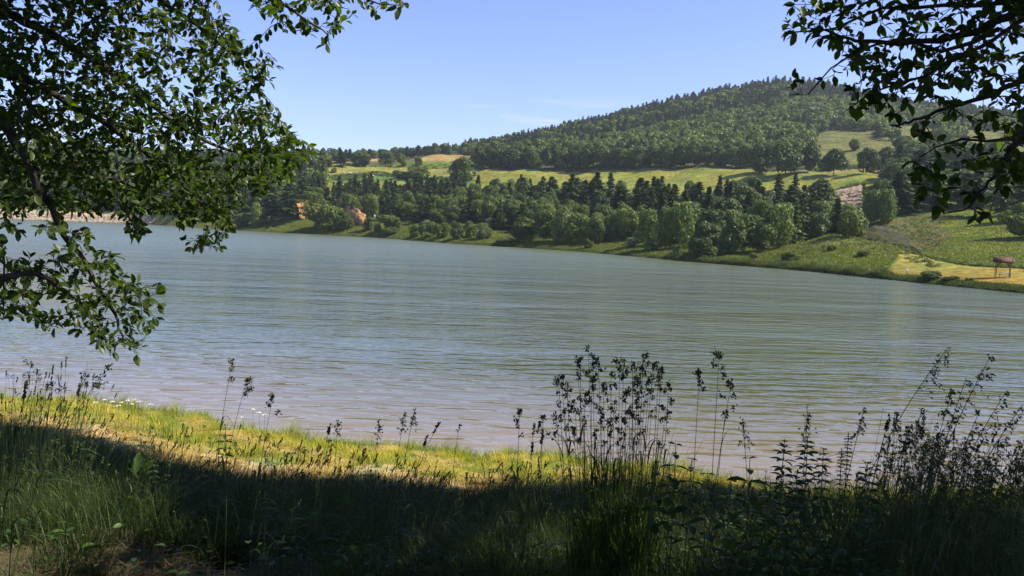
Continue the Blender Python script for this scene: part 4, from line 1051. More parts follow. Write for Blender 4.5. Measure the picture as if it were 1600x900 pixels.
def tree_parts(root, tubes, lf, trunk, name_branch='branch'):
    V, Fc = tube(*trunk); mk('trunk', V, Fc, M_NBARK, root, smooth=True)
    big = [t for t in tubes if t[2] == 8]; small = [t for t in tubes if t[2] == 4]
    A = Acc()
    for Q, r_, k in small: A.add(*tube(Q, r_, k))
    for Q, r_, k in big:
        V, Fc = tube(Q, r_, k); mk(name_branch, V, Fc, M_NBARK, root, smooth=True)
    A.obj('sprays', M_NBARK, root, smooth=True)
    V, Fc, t = lf; mk('foliage', V, Fc, M_LEAF, root, tint=t)
root = tag(empty('overhanging_tree', (0, 0, 0)), 'leafy tree whose branches hang in from the left over the water', 'tree')
tx, ty = -6.6, 3.0; tz = float(near_z(np.array(tx), np.array(ty)))
T_ = lambda h: (tx + .12 * h, ty + .08 * h, tz + h)
mains = [
 ([T_(4.6), at(-160, -60, 5.6), at(60, 20, 5.7), at(200, 110, 5.8), at(330, 200, 6.0), at(440, 235, 6.2)], .040, .006),
 ([T_(4.2), at(-140, 60, 5.5), at(20, 130, 5.5), at(120, 180, 5.4), at(230, 260, 5.6), at(330, 350, 5.8)], .038, .005),
 ([T_(3.6), at(-120, 120, 5.2), at(10, 190, 5.2), at(70, 300, 5.2), at(125, 400, 5.3), at(200, 500, 5.4), at(212, 548, 5.4)], .036, .004),
 ([T_(5.4), at(-60, -160, 6.4), at(150, -70, 6.4), at(260, 20, 6.5), at(350, 90, 6.6), at(420, 180, 6.6)], .040, .005),
 ([T_(5.8), at(60, -220, 6.0), at(260, -120, 5.6), at(380, -40, 5.2), at(450, 20, 5.0), at(520, 75, 5.0)], .034, .003),
 ([at(380, -40, 5.2), at(480, -30, 5.0), at(560, -12, 4.9), at(622, 8, 4.9)], .012, .003),
 ([T_(2.6), at(-160, 440, 4.9), at(-30, 432, 4.8), at(0, 432, 4.8), at(35, 415, 4.8), at(70, 425, 4.8), at(110, 460, 4.9), at(170, 500, 5.0)], .028, .005),
 ([at(-120, 120, 5.2), at(-20, 300, 5.0), at(12, 420, 4.9), at(5, 500, 4.9)], .012, .003),
 ([at(20, 130, 5.5), at(120, 270, 5.9), at(220, 300, 6.1), at(360, 330, 6.3)], .014, .003),
]
polys = [
 ([(-20, -30), (345, -30), (360, 50), (440, 110), (430, 135), (395, 165), (330, 200), (200, 180), (-20, 180)], 800, 4.9, 6.9),
 ([(-20, 170), (200, 170), (330, 190), (400, 160), (455, 200), (488, 238), (440, 290), (385, 300), (350, 345), (255, 330), (-20, 330)], 1000, 5.0, 7.0),
 ([(200, 320), (365, 330), (350, 385), (290, 392), (268, 340)], 44, 5.4, 6.4),
 ([(180, 330), (230, 340), (226, 374), (205, 365)], 14, 5.2, 6.0),
 ([(60, 395), (120, 380), (175, 400), (205, 440), (258, 450), (242, 510), (220, 558), (175, 552), (120, 520), (0, 488), (-20, 440)], 210, 4.7, 5.6),
 ([(60, 335), (125, 345), (175, 405), (100, 390), (60, 370)], 16, 4.9, 5.4),
 ([(-20, 320), (40, 330), (45, 420), (0, 500), (-20, 500)], 22, 4.7, 5.3),
 ([(392, -20), (640, -20), (628, 16), (560, 28), (545, 20), (500, 50), (440, 50), (395, 25)], 70, 4.7, 5.3),
 ([(470, 40), (530, 30), (525, 84), (505, 80)], 10, 4.8, 5.1),
 ([(430, 200), (492, 238), (470, 268), (430, 280)], 40, 5.8, 6.5),
]
att_ = attract(polys, 5)
tb_, tw_ = grow(mains, att_, seed=5)
lf = leafing(tw_, .057, 6, gap=.022, maxlen=.6)
print('left leaves', len(lf[1]) // 12)
q = np.linspace(0, 1, 12); trunk = (np.stack([tx + .12 * q * 6.6, ty + .08 * q * 6.6, tz - .2 + q * 6.8], 1), np.linspace(.17, .06, 12), 12)
tree_parts(root, tb_, lf, trunk)

root = tag(empty('overhanging_tree', (0, 0, 0)), 'dark leaved tree whose branches reach in from the upper right corner', 'tree')
tx, ty = 6.4, 2.7; tz = float(near_z(np.array(tx), np.array(ty)))
T_ = lambda h: (tx - .1 * h, ty + .10 * h, tz + h)
mains = [
 ([T_(3.9), at(1760, -60, 4.9), at(1640, 0, 4.7), at(1560, 45, 4.6), at(1480, 65, 4.6), at(1360, 68, 4.7), at(1270, 30, 4.8)], .036, .004),
 ([at(1560, 45, 4.6), at(1480, 90, 4.5), at(1400, 70, 4.5), at(1330, 100, 4.6), at(1262, 148, 4.7)], .012, .003),
 ([at(1640, 0, 4.7), at(1500, 10, 4.9), at(1380, 10, 5.0), at(1290, 50, 5.0), at(1225, 50, 5.0)], .014, .003),
 ([T_(3.4), at(1740, 60, 4.6), at(1620, 120, 4.4), at(1530, 160, 4.4), at(1440, 195, 4.4), at(1405, 200, 4.4)], .022, .003),
 ([T_(3.2), at(1720, 140, 4.3), at(1610, 205, 4.2), at(1560, 245, 4.2), at(1520, 280, 4.2), at(1470, 340, 4.2)], .026, .003),
 ([at(1610, 205, 4.2), at(1560, 225, 4.0), at(1500, 215, 4.0), at(1430, 250, 4.0)], .009, .002),
 ([at(1640, 0, 4.7), at(1540, 70, 4.4), at(1440, 120, 4.4), at(1350, 150, 4.5), at(1315, 178, 4.6)], .012, .002),
]
polys = [
 ([(1225, -20), (1640, -20), (1640, 110), (1480, 130), (1330, 95), (1290, 60), (1232, 55)], 185, 4.2, 5.3),
 ([(1320, 80), (1480, 110), (1450, 150), (1400, 150), (1330, 180), (1310, 150), (1350, 130)], 34, 4.3, 4.8),
 ([(1232, 108), (1270, 100), (1330, 105), (1262, 150)], 7, 4.6, 4.8),
 ([(1440, 110), (1640, 100), (1640, 340), (1590, 260), (1530, 250), (1430, 215), (1440, 150)], 85, 4.0, 4.8),
 ([(1430, 215), (1530, 250), (1600, 260), (1560, 330), (1480, 350), (1425, 300), (1410, 250)], 34, 3.9, 4.5),
 ([(1340, 130), (1400, 120), (1430, 170), (1420, 190), (1380, 170)], 8, 4.3, 4.6),
]
att_ = attract(polys, 9)
tb_, tw_ = grow(mains, att_, seed=9)
lf = leafing(tw_, .064, 10, gap=.036)
q = np.linspace(0, 1, 12); trunk = (np.stack([tx - .1 * q * 5.2, ty + .1 * q * 5.2, tz - .2 + q * 5.4], 1), np.linspace(.16, .06, 12), 12)
tree_parts(root, tb_, lf, trunk)

# tall bank trees beside and above the camera: they shade the near bank
def hidden_from_frame(P, m=70):
    px, py = proj(P); return np.isnan(px) | (px < -m) | (px > 1600 + m) | (py < -m) | (py > 900 + m)
trunks = [(11.5, 7.5), (-12.0, 5.5), (3.5, -4.5), (-4.5, -3.5), (14.5, .5)]
n_ = 2950
tgt = np.stack([np.where(rng.random(n_) < .25, rng.uniform(-17, -2, n_), rng.uniform(-17, 16, n_)), rng.uniform(-3, 19, n_)], 1)
edge = shore_y(tgt[:, 0]) - np.interp(tgt[:, 0], [-14, -4, 2, 5, 8], [8.0, 7.0, 6.2, 3.5, 2.2]) + 1.3 * fbm(tgt[:, 0], tgt[:, 0] * 0, 5, 3, 1 / 6.) + .5 * np.sin(tgt[:, 0] * 1.3)
tgt[:, 1] = np.minimum(tgt[:, 1], edge + .4 - 2.6 * rng.random(n_) ** 1.5)
G0 = np.stack([tgt[:, 0], tgt[:, 1], near_z(tgt[:, 0], tgt[:, 1])], 1)
tt_ = rng.uniform(5, 17, n_)
CL = []
for g0, t0 in zip(G0, tt_):
    for t1 in np.arange(t0, 20, .8):
        c_ = g0 + SUND * t1
        if hidden_from_frame(c_[None] , 150)[0] and np.hypot(*(c_[:2])) > 1.5 and c_[2] > 8: CL.append(c_); break
CL = np.array(CL)
for q_ in ((370, 300, 6.2), (455, 240, 6.2), (330, 330, 5.9), (235, 490, 5.4), (420, 215, 6.2), (585, 15, 5)):
    o_ = at(*q_); t_ = (CL - o_) @ SUND; CL = CL[(np.linalg.norm(CL - o_ - t_[:, None] * SUND, axis=1) > 1.4)]
for q_ in ((400, 280, 6.0), (445, 245, 6.2)):
    o_ = at(*q_); t_ = (CL - o_) @ SUND; CL = CL[(np.linalg.norm(CL - o_ - t_[:, None] * SUND, axis=1) > 1.5)]
own = np.argmin(((CL[:, None, :2] - np.array(trunks)[None]) ** 2).sum(2), 1)
M_CAN = leafmat('canopy_leaves', (.03, .055, .012), (.05, .085, .018), (.08, .12, .024), trans=.3, scale=1, obrand=0)
labs = ['tall shade tree on the bank right of the view', 'tall shade tree on the bank left of the view', 'tall shade tree just behind the viewpoint on the right', 'tall shade tree just behind the viewpoint on the left', 'tall shade tree farthest to the right of the viewpoint']
for k, (a, b) in enumerate(trunks):
    C_ = CL[own == k]
    if len(C_) < 5: continue
    zb = float(near_z(np.array(a), np.array(b)))
    root = tag(empty('shade_tree', (0, 0, 0)), labs[k], 'tree')
    q = np.linspace(0, 1, 10); top = 13.0
    V, Fc = tube(np.stack([a + .3 * np.sin(q * 3), b + .2 * np.sin(q * 4), zb - .3 + q * top], 1), np.linspace(.32, .10, 10), 12); mk('trunk', V, Fc, M_NBARK, root, smooth=True)
    A = Acc()
    for c_ in C_[::6]:
        h0 = rng.uniform(.45, .9) * top; p0 = np.array([a, b, zb + h0]); u = np.linspace(0, 1, 6)[:, None]
        Q = p0 * (1 - u) + c_ * u + np.array([0, 0, .8]) * u * (1 - u)
        if hidden_from_frame(Q, 40).all(): A.add(*tube(Q, np.linspace(.07, .012, 6), 5))
    if A.V: A.obj('limbs', M_NBARK, root, smooth=True)
    nl2 = 46; P = (C_[:, None] + norm(rng.normal(size=(len(C_), nl2, 3))) * rng.uniform(.2, .95, (len(C_), nl2, 1))).reshape(-1, 3)
    P = P[hidden_from_frame(P, 45)]
    V, Fc = cards(P, np.array([0, 0, 1.]) + rng.normal(size=P.shape) * .6, .19, rng, 1.7)
    mk('crown', V, Fc, M_CAN, root, tint=np.repeat(rng.random(len(P)) * .5 + .2, 4))

# ------------------------------------------------------------------ grasses of the near bank
def bank_pts(n, y0, y1, xf=.70, xa=1.2, dmin=None, dmax=None):
    y = rng.uniform(y0, y1, n); x = rng.uniform(-1, 1, n) * (xf * np.abs(y) + xa)
    d = shore_y(x) - y; k = np.ones(n, bool)
    if dmin is not None: k &= d > dmin
    if dmax is not None: k &= d < dmax
    x, y = x[k], y[k]; return x, y, d[k]
def gx_(x, y): return near_z(x, y)
x, y, d = bank_pts(210000, 2.2, 16.5, dmin=6.0)
pt = fbm(x, y, 41, 3, 1 / 1.6); c_ = 800 + F * x / np.maximum(y, .1)
h = .46 + .13 * pt + .22 * rng.random(len(x))
h *= np.interp(y, [3, 6, 11, 14, 16], [.8, .95, 1.1, .95, .75])
h *= np.interp(c_, [0, 300, 500, 850, 1100, 1600], [1.15, .95, .9, 1.0, 1.5, 1.65])
bare = (c_ < 520) & (y < 5.6 + .8 * pt) & (x < .2)
h = np.where(bare, h * .35, h); kp = ~bare | (rng.random(len(x)) < .25); x, y, h, pt = x[kp], y[kp], h[kp], pt[kp]
P = np.stack([x, y, gx_(x, y) - .02], 1)
V, Fc, tt = strips(P, np.clip(h, .1, 1.2), .0045 + .004 * rng.random(len(x)), .15, rng, 3, .55, tint=np.clip(.25 + .35 * rng.random(len(x)) + .15 * pt, 0, 1), wind=(.35, 0, 0))
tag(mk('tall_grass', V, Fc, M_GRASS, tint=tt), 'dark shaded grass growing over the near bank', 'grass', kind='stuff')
x, y, d = bank_pts(250000, 12, 26, dmin=.05, dmax=8.0)
pt = fbm(x, y, 43, 4, 1 / 1.4); kp = d > .32 + .3 * pt; x, y, d, pt = x[kp], y[kp], d[kp], pt[kp]; onpath = np.abs(d - 5.3 - .4 * np.sin(x * .35)) < 1.2 + .5 * pt
kp = ~onpath | (rng.random(len(x)) < .14); x, y, d, pt = x[kp], y[kp], d[kp], pt[kp]
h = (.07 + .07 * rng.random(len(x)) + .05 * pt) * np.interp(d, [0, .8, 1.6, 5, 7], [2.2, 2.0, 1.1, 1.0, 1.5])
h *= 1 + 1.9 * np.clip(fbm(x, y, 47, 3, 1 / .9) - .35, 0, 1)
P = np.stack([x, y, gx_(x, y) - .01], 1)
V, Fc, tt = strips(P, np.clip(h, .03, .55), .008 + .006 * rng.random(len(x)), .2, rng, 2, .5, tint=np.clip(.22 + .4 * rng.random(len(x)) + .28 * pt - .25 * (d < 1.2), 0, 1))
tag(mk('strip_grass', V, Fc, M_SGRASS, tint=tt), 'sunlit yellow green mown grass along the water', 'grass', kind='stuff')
def straw(x, y, z, L_, w, mat, name, label, up=.12):
    n = len(x); P = np.stack([x, y, z], 1); th = rng.uniform(0, 6.28, n)
    d = np.stack([np.cos(th), np.sin(th), rng.uniform(-.1, up, n)], 1); s = np.stack([-d[:, 1], d[:, 0], 0 * th], 1)
    b = rng.normal(size=(n, 3)) * .12; b[:, 2] = abs(b[:, 2]) * .5
    V = []
    for q in (-1, -.3, .4, 1):
        c0 = P + d * (L_ * q)[:, None] * .5 + b * (1 - q * q) * L_[:, None]; V += [c0 - s * w * .5, c0 + s * w * .5]
    V = np.stack(V, 1); base = (np.arange(n) * 8)[:, None]
    Fc = np.concatenate([base + np.array([2 * k, 2 * k + 1, 2 * k + 3, 2 * k + 2]) for k in range(3)], 1).reshape(-1, 4)
    return tag(mk(name, V.reshape(-1, 3), Fc, mat, tint=np.repeat(rng.random(n) * .6 + .2, 8)), label, 'hay', kind='stuff')
x, y, d = bank_pts(260000, 12, 26, dmin=.9, dmax=7.5)
pt = fbm(x, y, 44, 3, 1 / 2.2); kp = (pt > .1 + .5 * rng.random(len(x))) ; x, y, d = x[kp], y[kp], d[kp]
straw(x, y, gx_(x, y) + .015 + .07 * rng.random(len(x)), rng.uniform(.12, .3, len(x)), .007, M_HAY, 'cut_hay', 'golden cut hay scattered on the sunlit strip')
x, y, d = bank_pts(90000, 2.6, 6.6, dmin=6); c_ = 800 + F * x / y; pt = fbm(x, y, 45, 3, 1 / 1.2)
kp = (c_ < 520 + 90 * pt) & (y < 5.7 + .7 * pt); x, y = x[kp], y[kp]
straw(x, y, gx_(x, y) + .01 + .10 * rng.random(len(x)) * (1 + .5 * pt[kp]), rng.uniform(.12, .42, len(x)), .0032, M_HAYD, 'old_hay', 'heap of dull dry cut hay in the lower left shade', .25)

# ------------------------------------------------------------------ single plants
def base_under(P, lean=(0, 0)):
    x, y = P[0] - lean[0], P[1] - lean[1]; return np.array([x, y, float(near_z(np.array(x), np.array(y)))])
def curve(a, b, bow, m=12):
    u = np.linspace(0, 1, m)[:, None]; mid = (a + b) / 2 + bow
    return (1 - u) ** 2 * a + 2 * (1 - u) * u * mid + u * u * b
def clump_head(A, Q, r_, n_side=5, span=.15, cs=.013, dens=12, big=1.0):
    """cocksfoot like: lumps of spikelets on short side stalks near the stem tip"""
    tip = Q[-1]; d = norm(Q[-1] - Q[-3])
    cent = [tip - d * .012]; 
    for k in range(n_side):
        t = span * (k + .6) / n_side * r_.uniform(.8, 1.2); p0 = tip - d * t; sd_ = norm(np.cross(d, r_.normal(size=3))); l_ = (.012 + .30 * t) * r_.uniform(.5, 1.1)
        p1 = p0 + (sd_ * .8 + d * .5) * l_; A.add(*tube([p0, (p0 + p1) / 2 + d * .002, p1], [.0007] * 3, 3)); cent.append(p1)
        if r_.random() < .4: cent.append(p1 + sd_ * .014 + d * .01)
    for c in cent:
        m = int(dens * r_.uniform(.7, 1.3) * big)
        P = c + r_.normal(size=(m, 3)) * cs * .55 * np.array([1, 1, 1.25])
        V, Fc = cards(P, r_.normal(size=(m, 3)), cs * .75 * r_.uniform(.7, 1.2, m), r_, 1.9, spin=np.tile(d, (m, 1)) + r_.normal(size=(m, 3)) * .5); A.add(V, Fc, .3 + .4 * r_.random())
def spike_head(A, Q, r_, L_=.07, w=.006):
    tip = Q[-1]; d = norm(Q[-1] - Q[-3]); m = 40
    P = tip - d * (r_.random((m, 1)) * L_) + r_.normal(size=(m, 3)) * w * .6
    V, Fc = cards(P, r_.normal(size=(m, 3)), w * 1.6, r_, 2.2, spin=np.tile(d, (m, 1)) + r_.normal(size=(m, 3)) * .25); A.add(V, Fc, .4)
def panicle_head(A, Q, r_, L_=.26, droop=.10, side=(1, 0, 0)):
    n = len(Q); d = norm(Q[-1] - Q[-3]); side = np.array(side, float)
    for k in range(26):
        t = r_.random() ** .8 * L_; p0 = Q[-1] - d * t; l_ = (.03 + .35 * t) * r_.uniform(.4, 1)
        e = norm(d * .8 + r_.normal(size=3) * .45 + side * .35); p1 = p0 + e * l_ * .6; p2 = p1 + (e * .4 + side * .25 + np.array([0, 0, -.6])) * l_ * .5
        A.add(*tube([p0, p1, p2], [.0005, .0004, .0003], 3))
        m = r_.integers(3, 6); f = r_.random((m, 1)); P = p1 * (1 - f) + p2 * f + r_.normal(size=(m, 3)) * .004
        V, Fc = cards(P, r_.normal(size=(m, 3)), .0065, r_, 2.6, spin=np.tile(p2 - p1, (m, 1)) + r_.normal(size=(m, 3)) * .003); A.add(V, Fc, .45)
def stalk_leaf(A, Q, f, r_, L_=.28, w=.007, broken=False):
    p0 = Q[int(f * (len(Q) - 1))]; th = r_.uniform(0, 6.28); d = np.array([math.cos(th), math.sin(th) * .4, 0]); up = np.array([0, 0, 1.])
    u = np.linspace(0, 1, 8)[:, None]
    c = p0 + up * L_ * (1.15 * u - .95 * u * u) + d * L_ * (.25 * u + .6 * u * u)
    if broken: c = np.where(u < .5, p0 + up * L_ * u * 1.1 + d * L_ * .25 * u, p0 + up * L_ * (1.1 * .5 - (u - .5) * .9) + d * L_ * (.125 + (u - .5) * .9))
    s = norm(np.cross(np.gradient(c, axis=0), up)); ww = (w * np.array([.7, 1, 1, .95, .85, .7, .45, .08]) * .5)[:, None]
    V = np.stack([c - s * ww, c + s * ww], 1).reshape(-1, 3); Fc = np.array([(2 * k, 2 * k + 1, 2 * k + 3, 2 * k + 2) for k in range(7)]); A.add(V, Fc, .35)
def stalk(tip, r, kind, seed, parent=None, base=None, lean=(0, 0), name='grass_stalk', label='', group=None, bow=None, n_leaf=3, leafL=.28, broken=False, big=1.0):
    r_ = np.random.default_rng(seed); T = at(tip[0], tip[1], r); B0 = base if base is not None else base_under(T, lean)
    bow = np.array([r_.normal() * .02, r_.normal() * .02, 0]) if bow is None else np.array(bow, float)
    Q = curve(B0, T, bow, 14)
    if parent is None:
        par = tag(empty(name, B0), label, 'grass', group); loc = B0
    else: par = parent; loc = parent['_loc']
    off = np.array(loc, float)
    st = Acc(); st.add(*tube(Q - off, np.linspace(.0030, .0012, len(Q)), 5))
    so = st.obj('stem', M_STEM, par, smooth=True)
    A = Acc()
    {'clump': lambda: clump_head(A, Q, r_, big=big), 'small': lambda: clump_head(A, Q, r_, 3, .07, .010, 9), 'spike': lambda: spike_head(A, Q, r_), 'pan': lambda: panicle_head(A, Q, r_), 'thinpan': lambda: panicle_head(A, Q, r_, .16, side=(.3, 0, 0))}[kind]()
    A.V = [v - off for v in A.V]; A.obj('seed_head', M_HEAD, so)
    if n_leaf:
        A = Acc()
        for k in range(n_leaf): stalk_leaf(A, Q, r_.uniform(.15, .78), r_, leafL * r_.uniform(.6, 1.2), .0105, broken and k == 0)
        A.V = [v - off for v in A.V]; A.obj('leaves', M_STEM, par)
    return par
# the big tuft in the middle
P0 = at(960, 860, 4.55); P0[2] = float(near_z(np.array(P0[0]), np.array(P0[1])))
tuft = tag(empty('grass_tuft', P0), 'tall dark tuft of seeding grass standing against the water at the centre', 'grass'); tuft['_loc'] = list(P0)
heads = [(919, 541), (908, 556), (926, 554), (876, 586), (886, 600), (902, 582), (935, 568), (925, 592), (897, 625), (880, 640), (872, 590), (914, 612), (943, 600), (955, 580), (968, 565), (975, 560), (988, 566), (1006, 553), (1002, 572), (1021, 567), (1030, 575), (1015, 590), (990, 596), (996, 612), (978, 610), (1008, 625), (960, 625), (940, 635), (950, 655), (983, 640), (1018, 640), (930, 670), (895, 668), (965, 668), (1000, 655), (912, 650), (1034, 574), (1045, 598), (868, 645), (1040, 635)]
rt = np.random.default_rng(77)
for k, hd in enumerate(heads):
    r = 4.55 + rt.uniform(-.22, .22); bx_ = 960 + (hd[0] - 955) * .62 + rt.normal() * 8
    Bq = at(bx_, 860, r); Bq[2] = float(near_z(np.array(Bq[0]), np.array(Bq[1])))
    stalk(hd, r, 'clump' if k % 5 else 'small', 500 + k, parent=tuft, base=Bq, n_leaf=6, leafL=.36, broken=k % 4 == 0)
del tuft['_loc']
nb = 520; ang = rt.uniform(0, 6.28, nb); rad = .21 * np.sqrt(rt.random(nb))
x = P0[0] + rad * np.cos(ang) * 1.15; y = P0[1] + rad * np.sin(ang)
Pb = np.stack([x, y, near_z(x, y)], 1) - P0
V, Fc, tt = strips(Pb, rt.uniform(.6, 1.4, nb), .010, .05, rt, 5, .2); o_ = mk('blades', V, Fc, M_GRASS, tuft, tint=tt); o_['kind'] = 'stuff'
singles = [
 ((1124, 551), 4.3, 'clump', (0.0, 0), 'tall seeding grass stalk right of the big tuft, the highest of its neighbours'),
 ((1143, 597), 4.3, 'clump', (.10, 0), 'seeding grass stalk leaning right beside the tallest one right of the tuft'),
 ((1093, 580), 4.4, 'clump', (0, 0), 'seeding grass stalk between the big tuft and the tallest stalk'),
 ((1134, 640), 4.3, 'small', (.05, 0), 'shorter seeding stalk under the two tall ones right of the tuft'),
 ((812, 640), 4.6, 'clump', (0, 0), 'seeding grass stalk standing alone left of the big tuft'),
 ((849, 650), 4.6, 'clump', (0, 0), 'seeding grass stalk close to the left side of the big tuft'),
 ((835, 662), 4.9, 'spike', (.05, 0), 'slim spiked grass stalk left of the big tuft'),
 ((832, 692), 4.9, 'spike', (0, 0), 'short dark spiked stalk left of the big tuft'),
 ((848, 672), 4.2, 'spike', (.03, 0), 'dark spiked stalk touching the left stems of the big tuft'),
 ((364, 560), 5.2, 'clump', (.16, 0), 'tall seeding grass stalk on the left against the water'),
 ((387, 590), 5.2, 'clump', (.22, 0), 'leaning seeding stalk right of the tall one on the left'),
 ((427, 617), 5.4, 'clump', (.14, 0), 'seeding stalk leaning right over the sunlit strip'),
 ((50, 566), 4.6, 'small', (.20, 0), 'leaning stalk with small heads near the left edge'),
 ((83, 596), 4.6, 'small', (.12, 0), 'stalk with one small head close to the left edge'),
 ((40, 600), 4.4, 'spike', (.10, 0), 'dark thick headed stalk closest to the left edge'),
 ((172, 572), 4.5, 'clump', (.55, 0), 'long bent grass stalk arching right under the hanging leaves'),
 ((138, 585), 4.5, 'small', (.42, 0), 'bent stalk with yellow head below the hanging leaves'),
 ((125, 600), 4.7, 'spike', (.1, 0), 'thin spiked stalk left of the arching one'),
 ((516, 662), 5.2, 'spike', (.12, 0), 'leaning spiked stalk above the sunlit strip, left of the fluffy ones'),
 ((528, 655), 5.6, 'thinpan', (.03, 0), 'airy branched stalk left of the fluffy pair'),
 ((592, 658), 5.6, 'thinpan', (.03, 0), 'airy branched stalk in the middle of the sunlit strip'),
 ((632, 645), 5.4, 'thinpan', (.10, 0), 'fluffy seeding stalk over the sunlit strip'),
 ((648, 640), 5.4, 'thinpan', (.14, 0), 'fluffy seeding stalk leaning right over the sunlit strip'),
 ((686, 660), 5.0, 'spike', (.30, 0), 'dark stalk arching right with a drooping spike'),
 ((668, 680), 5.0, 'spike', (.2, 0), 'dark stalk below the arching one'),
 ((718, 662), 5.6, 'small', (.08, 0), 'thin stalk right of the arching spike'),
 ((1480, 545), 4.0, 'pan', (.55, 0), 'long feathery stalk arching left of the right feathery group'),
 ((1548, 556), 4.0, 'pan', (.40, 0), 'tallest feathery stalk leaning right in the right hand group'),
 ((1510, 590), 4.1, 'pan', (.24, 0), 'upright feathery stalk in the right hand group'),
 ((1570, 615), 4.0, 'pan', (.42, 0), 'feathery stalk with drooping head in the right hand group'),
 ((1598, 632), 4.0, 'pan', (.46, 0), 'feathery stalk bending out at the right edge'),
 ((1532, 640), 4.2, 'pan', (.3, 0), 'lower feathery stalk in the middle of the right hand group'),
 ((1488, 610), 4.2, 'thinpan', (.2, 0), 'thin feathery stalk left of the upright feathery one'),
 ((1440, 640), 4.2, 'thinpan', (.14, 0), 'airy stalk at the left of the right hand group'),
 ((1420, 665), 4.2, 'thinpan', (.10, 0), 'lower airy stalk at the left of the right hand group'),
 ((1390, 650), 4.2, 'spike', (.16, 0), 'spiked stalk with a bent leaf near the right hand group'),
 ((1350, 640), 4.3, 'thinpan', (.15, 0), 'thin leaning stalk between the spiky weed and the feathery group'),
 ((1262, 640), 4.2, 'thinpan', (0, 0), 'wispy stalk above the leafy weeds'),
 ((1160, 655), 4.4, 'thinpan', (-.12, 0), 'wispy stalk leaning left over the nettles'),
 ((1030, 690), 4.0, 'small', (.05, 0), 'short stalk against the right side of the big tuft'),
]
for k, (tip, r, kd, ln, lab) in enumerate(singles):
    bw = (-ln[0] * .35, 0, abs(ln[0]) * .25)
    stalk(tip, r, kd, 700 + k, lean=ln, label=lab, group='seeding grass stalks on the near bank', bow=bw, n_leaf=4, leafL=.32, broken=k % 5 == 0)
# low fringe of thinner seeding stems that nobody could count
A = Acc(); H = Acc(); rf_ = np.random.default_rng(3)
for k in range(3000):
    px = rf_.choice([rf_.uniform(-20, 120), rf_.uniform(120, 860), rf_.uniform(1040, 1340), rf_.uniform(1340, 1620)], p=[.13, .37, .16, .34])
    r = rf_.uniform(4.2, 6.6) if px > 1040 else rf_.uniform(4.6, 9.5); G_ = at(px, 700, r); zb = float(near_z(np.array(G_[0]), np.array(G_[1]))); hh = rf_.uniform(.5, .98) if px < 1040 and px > 120 else (rf_.uniform(.55, 1.0) if px < 1340 and px > 120 else rf_.uniform(.7, 1.5))
    if px < 380 and r < 6.4: continue
    ln = rf_.normal(.16, .16); B0 = np.array([G_[0], G_[1], zb]); T = B0 + np.array([ln, rf_.normal() * .05, hh]); Q = curve(B0, T, np.array([-ln * .3, 0, .03]), 8)
    A.add(*tube(Q, np.linspace(.0022, .0009, 8), 3), .3 + .3 * rf_.random())
    if px > 1340 and rf_.random() < .75: (panicle_head(H, Q, rf_, .2) if rf_.random() < .35 else None)
    elif rf_.random() < .5: spike_head(H, Q, rf_, rf_.uniform(.04, .08), .004)
    elif rf_.random() < .5: clump_head(H, Q, rf_, 3, .06, .008, 7)
    for q in range(2): stalk_leaf(A, Q, rf_.uniform(.1, .6), rf_, rf_.uniform(.15, .35), .005)
V = np.concatenate(A.V + H.V)
n0 = sum(len(v) for v in A.V); Fq = np.concatenate(A.F + [f + n0 for f in H.F])
tag(mk('wild_grass', V, Fq, M_STEM, tint=np.concatenate(A.T + H.T)), 'thin seeding grasses mixed through the near bank', 'grass', kind='stuff')

# leafy weeds
def weed(tip, r, seed, label, pairs=8, gap=.055, L_=.075, tm=TMPL, top=True, droop=.35, whorl=2, name='nettle', cat='weed', up=.2, grow_=1.0):
    r_ = np.random.default_rng(seed); T = at(tip[0], tip[1], r); B0 = base_under(T, (r_.normal() * .03, 0))
    o = tag(empty(name, B0), label, cat); Q = curve(B0, T, np.array([r_.normal() * .02, 0, 0]), 14)
    A = Acc(); A.add(*tube(Q - B0, np.linspace(.0042, .0016, 14), 6)); A.obj('stem', M_STEM, o, smooth=True)
    Hh = np.linalg.norm(T - B0); P = []; D = []; S = []
    for k in range(pairs):
        z = Hh - .008 - k * gap * (1 + .06 * k)
        if z < .05: break
        p = B0 + (T - B0) * (z / Hh); a0 = (k % 2) * math.pi / 2 + r_.uniform(-.3, .3)
        for w in range(whorl):
            a = a0 + w * 2 * math.pi / whorl; P.append(p); e = np.array([math.cos(a), math.sin(a), up - droop * min(1, k / 3) + r_.normal() * .12]); D.append(e)
            S.append(L_ * min(1, .38 + .26 * k) * r_.uniform(.8, 1.15) * grow_)
    P = np.array(P); D = np.array(D); U = np.array([0, 0, 1.]) + r_.normal(size=P.shape) * .2
    V, Fc, m = leaves(P - B0, D, U, np.array(S), tm)
    mk('foliage', V, Fc, M_HERB, o, tint=np.repeat(.25 + .4 * r_.random(len(P)), m)); return o
weed((1056, 692), 4.1, 1, 'leafy nettle just right of the big grass tuft', 7, .05, .10)
weed((1081, 715), 4.0, 2, 'lower nettle beside the first nettle right of the tuft', 7, .05, .09)
weed((1030, 720), 4.2, 3, 'small nettle half hidden by the right side of the tuft', 6, .05, .08)
weed((1172, 714), 4.0, 4, 'nettle with broad leaves standing before the golden hay patch', 7, .052, .105)
weed((1226, 688), 4.0, 5, 'pointed leafy weed with upswept leaves by the nettle', 14, .026, .065, TMPN, up=.7, droop=.4, whorl=5, name='mugwort')
weed((1262, 682), 4.1, 6, 'bushy weed with fine leaves left of the spiky weed', 20, .022, .055, TMPN, up=.6, droop=.3, whorl=6, name='mugwort')
weed((1287, 700), 4.1, 7, 'bushy weed with fine leaves close behind the spiky weed', 18, .024, .055, TMPN, up=.6, droop=.4, whorl=6, name='mugwort')
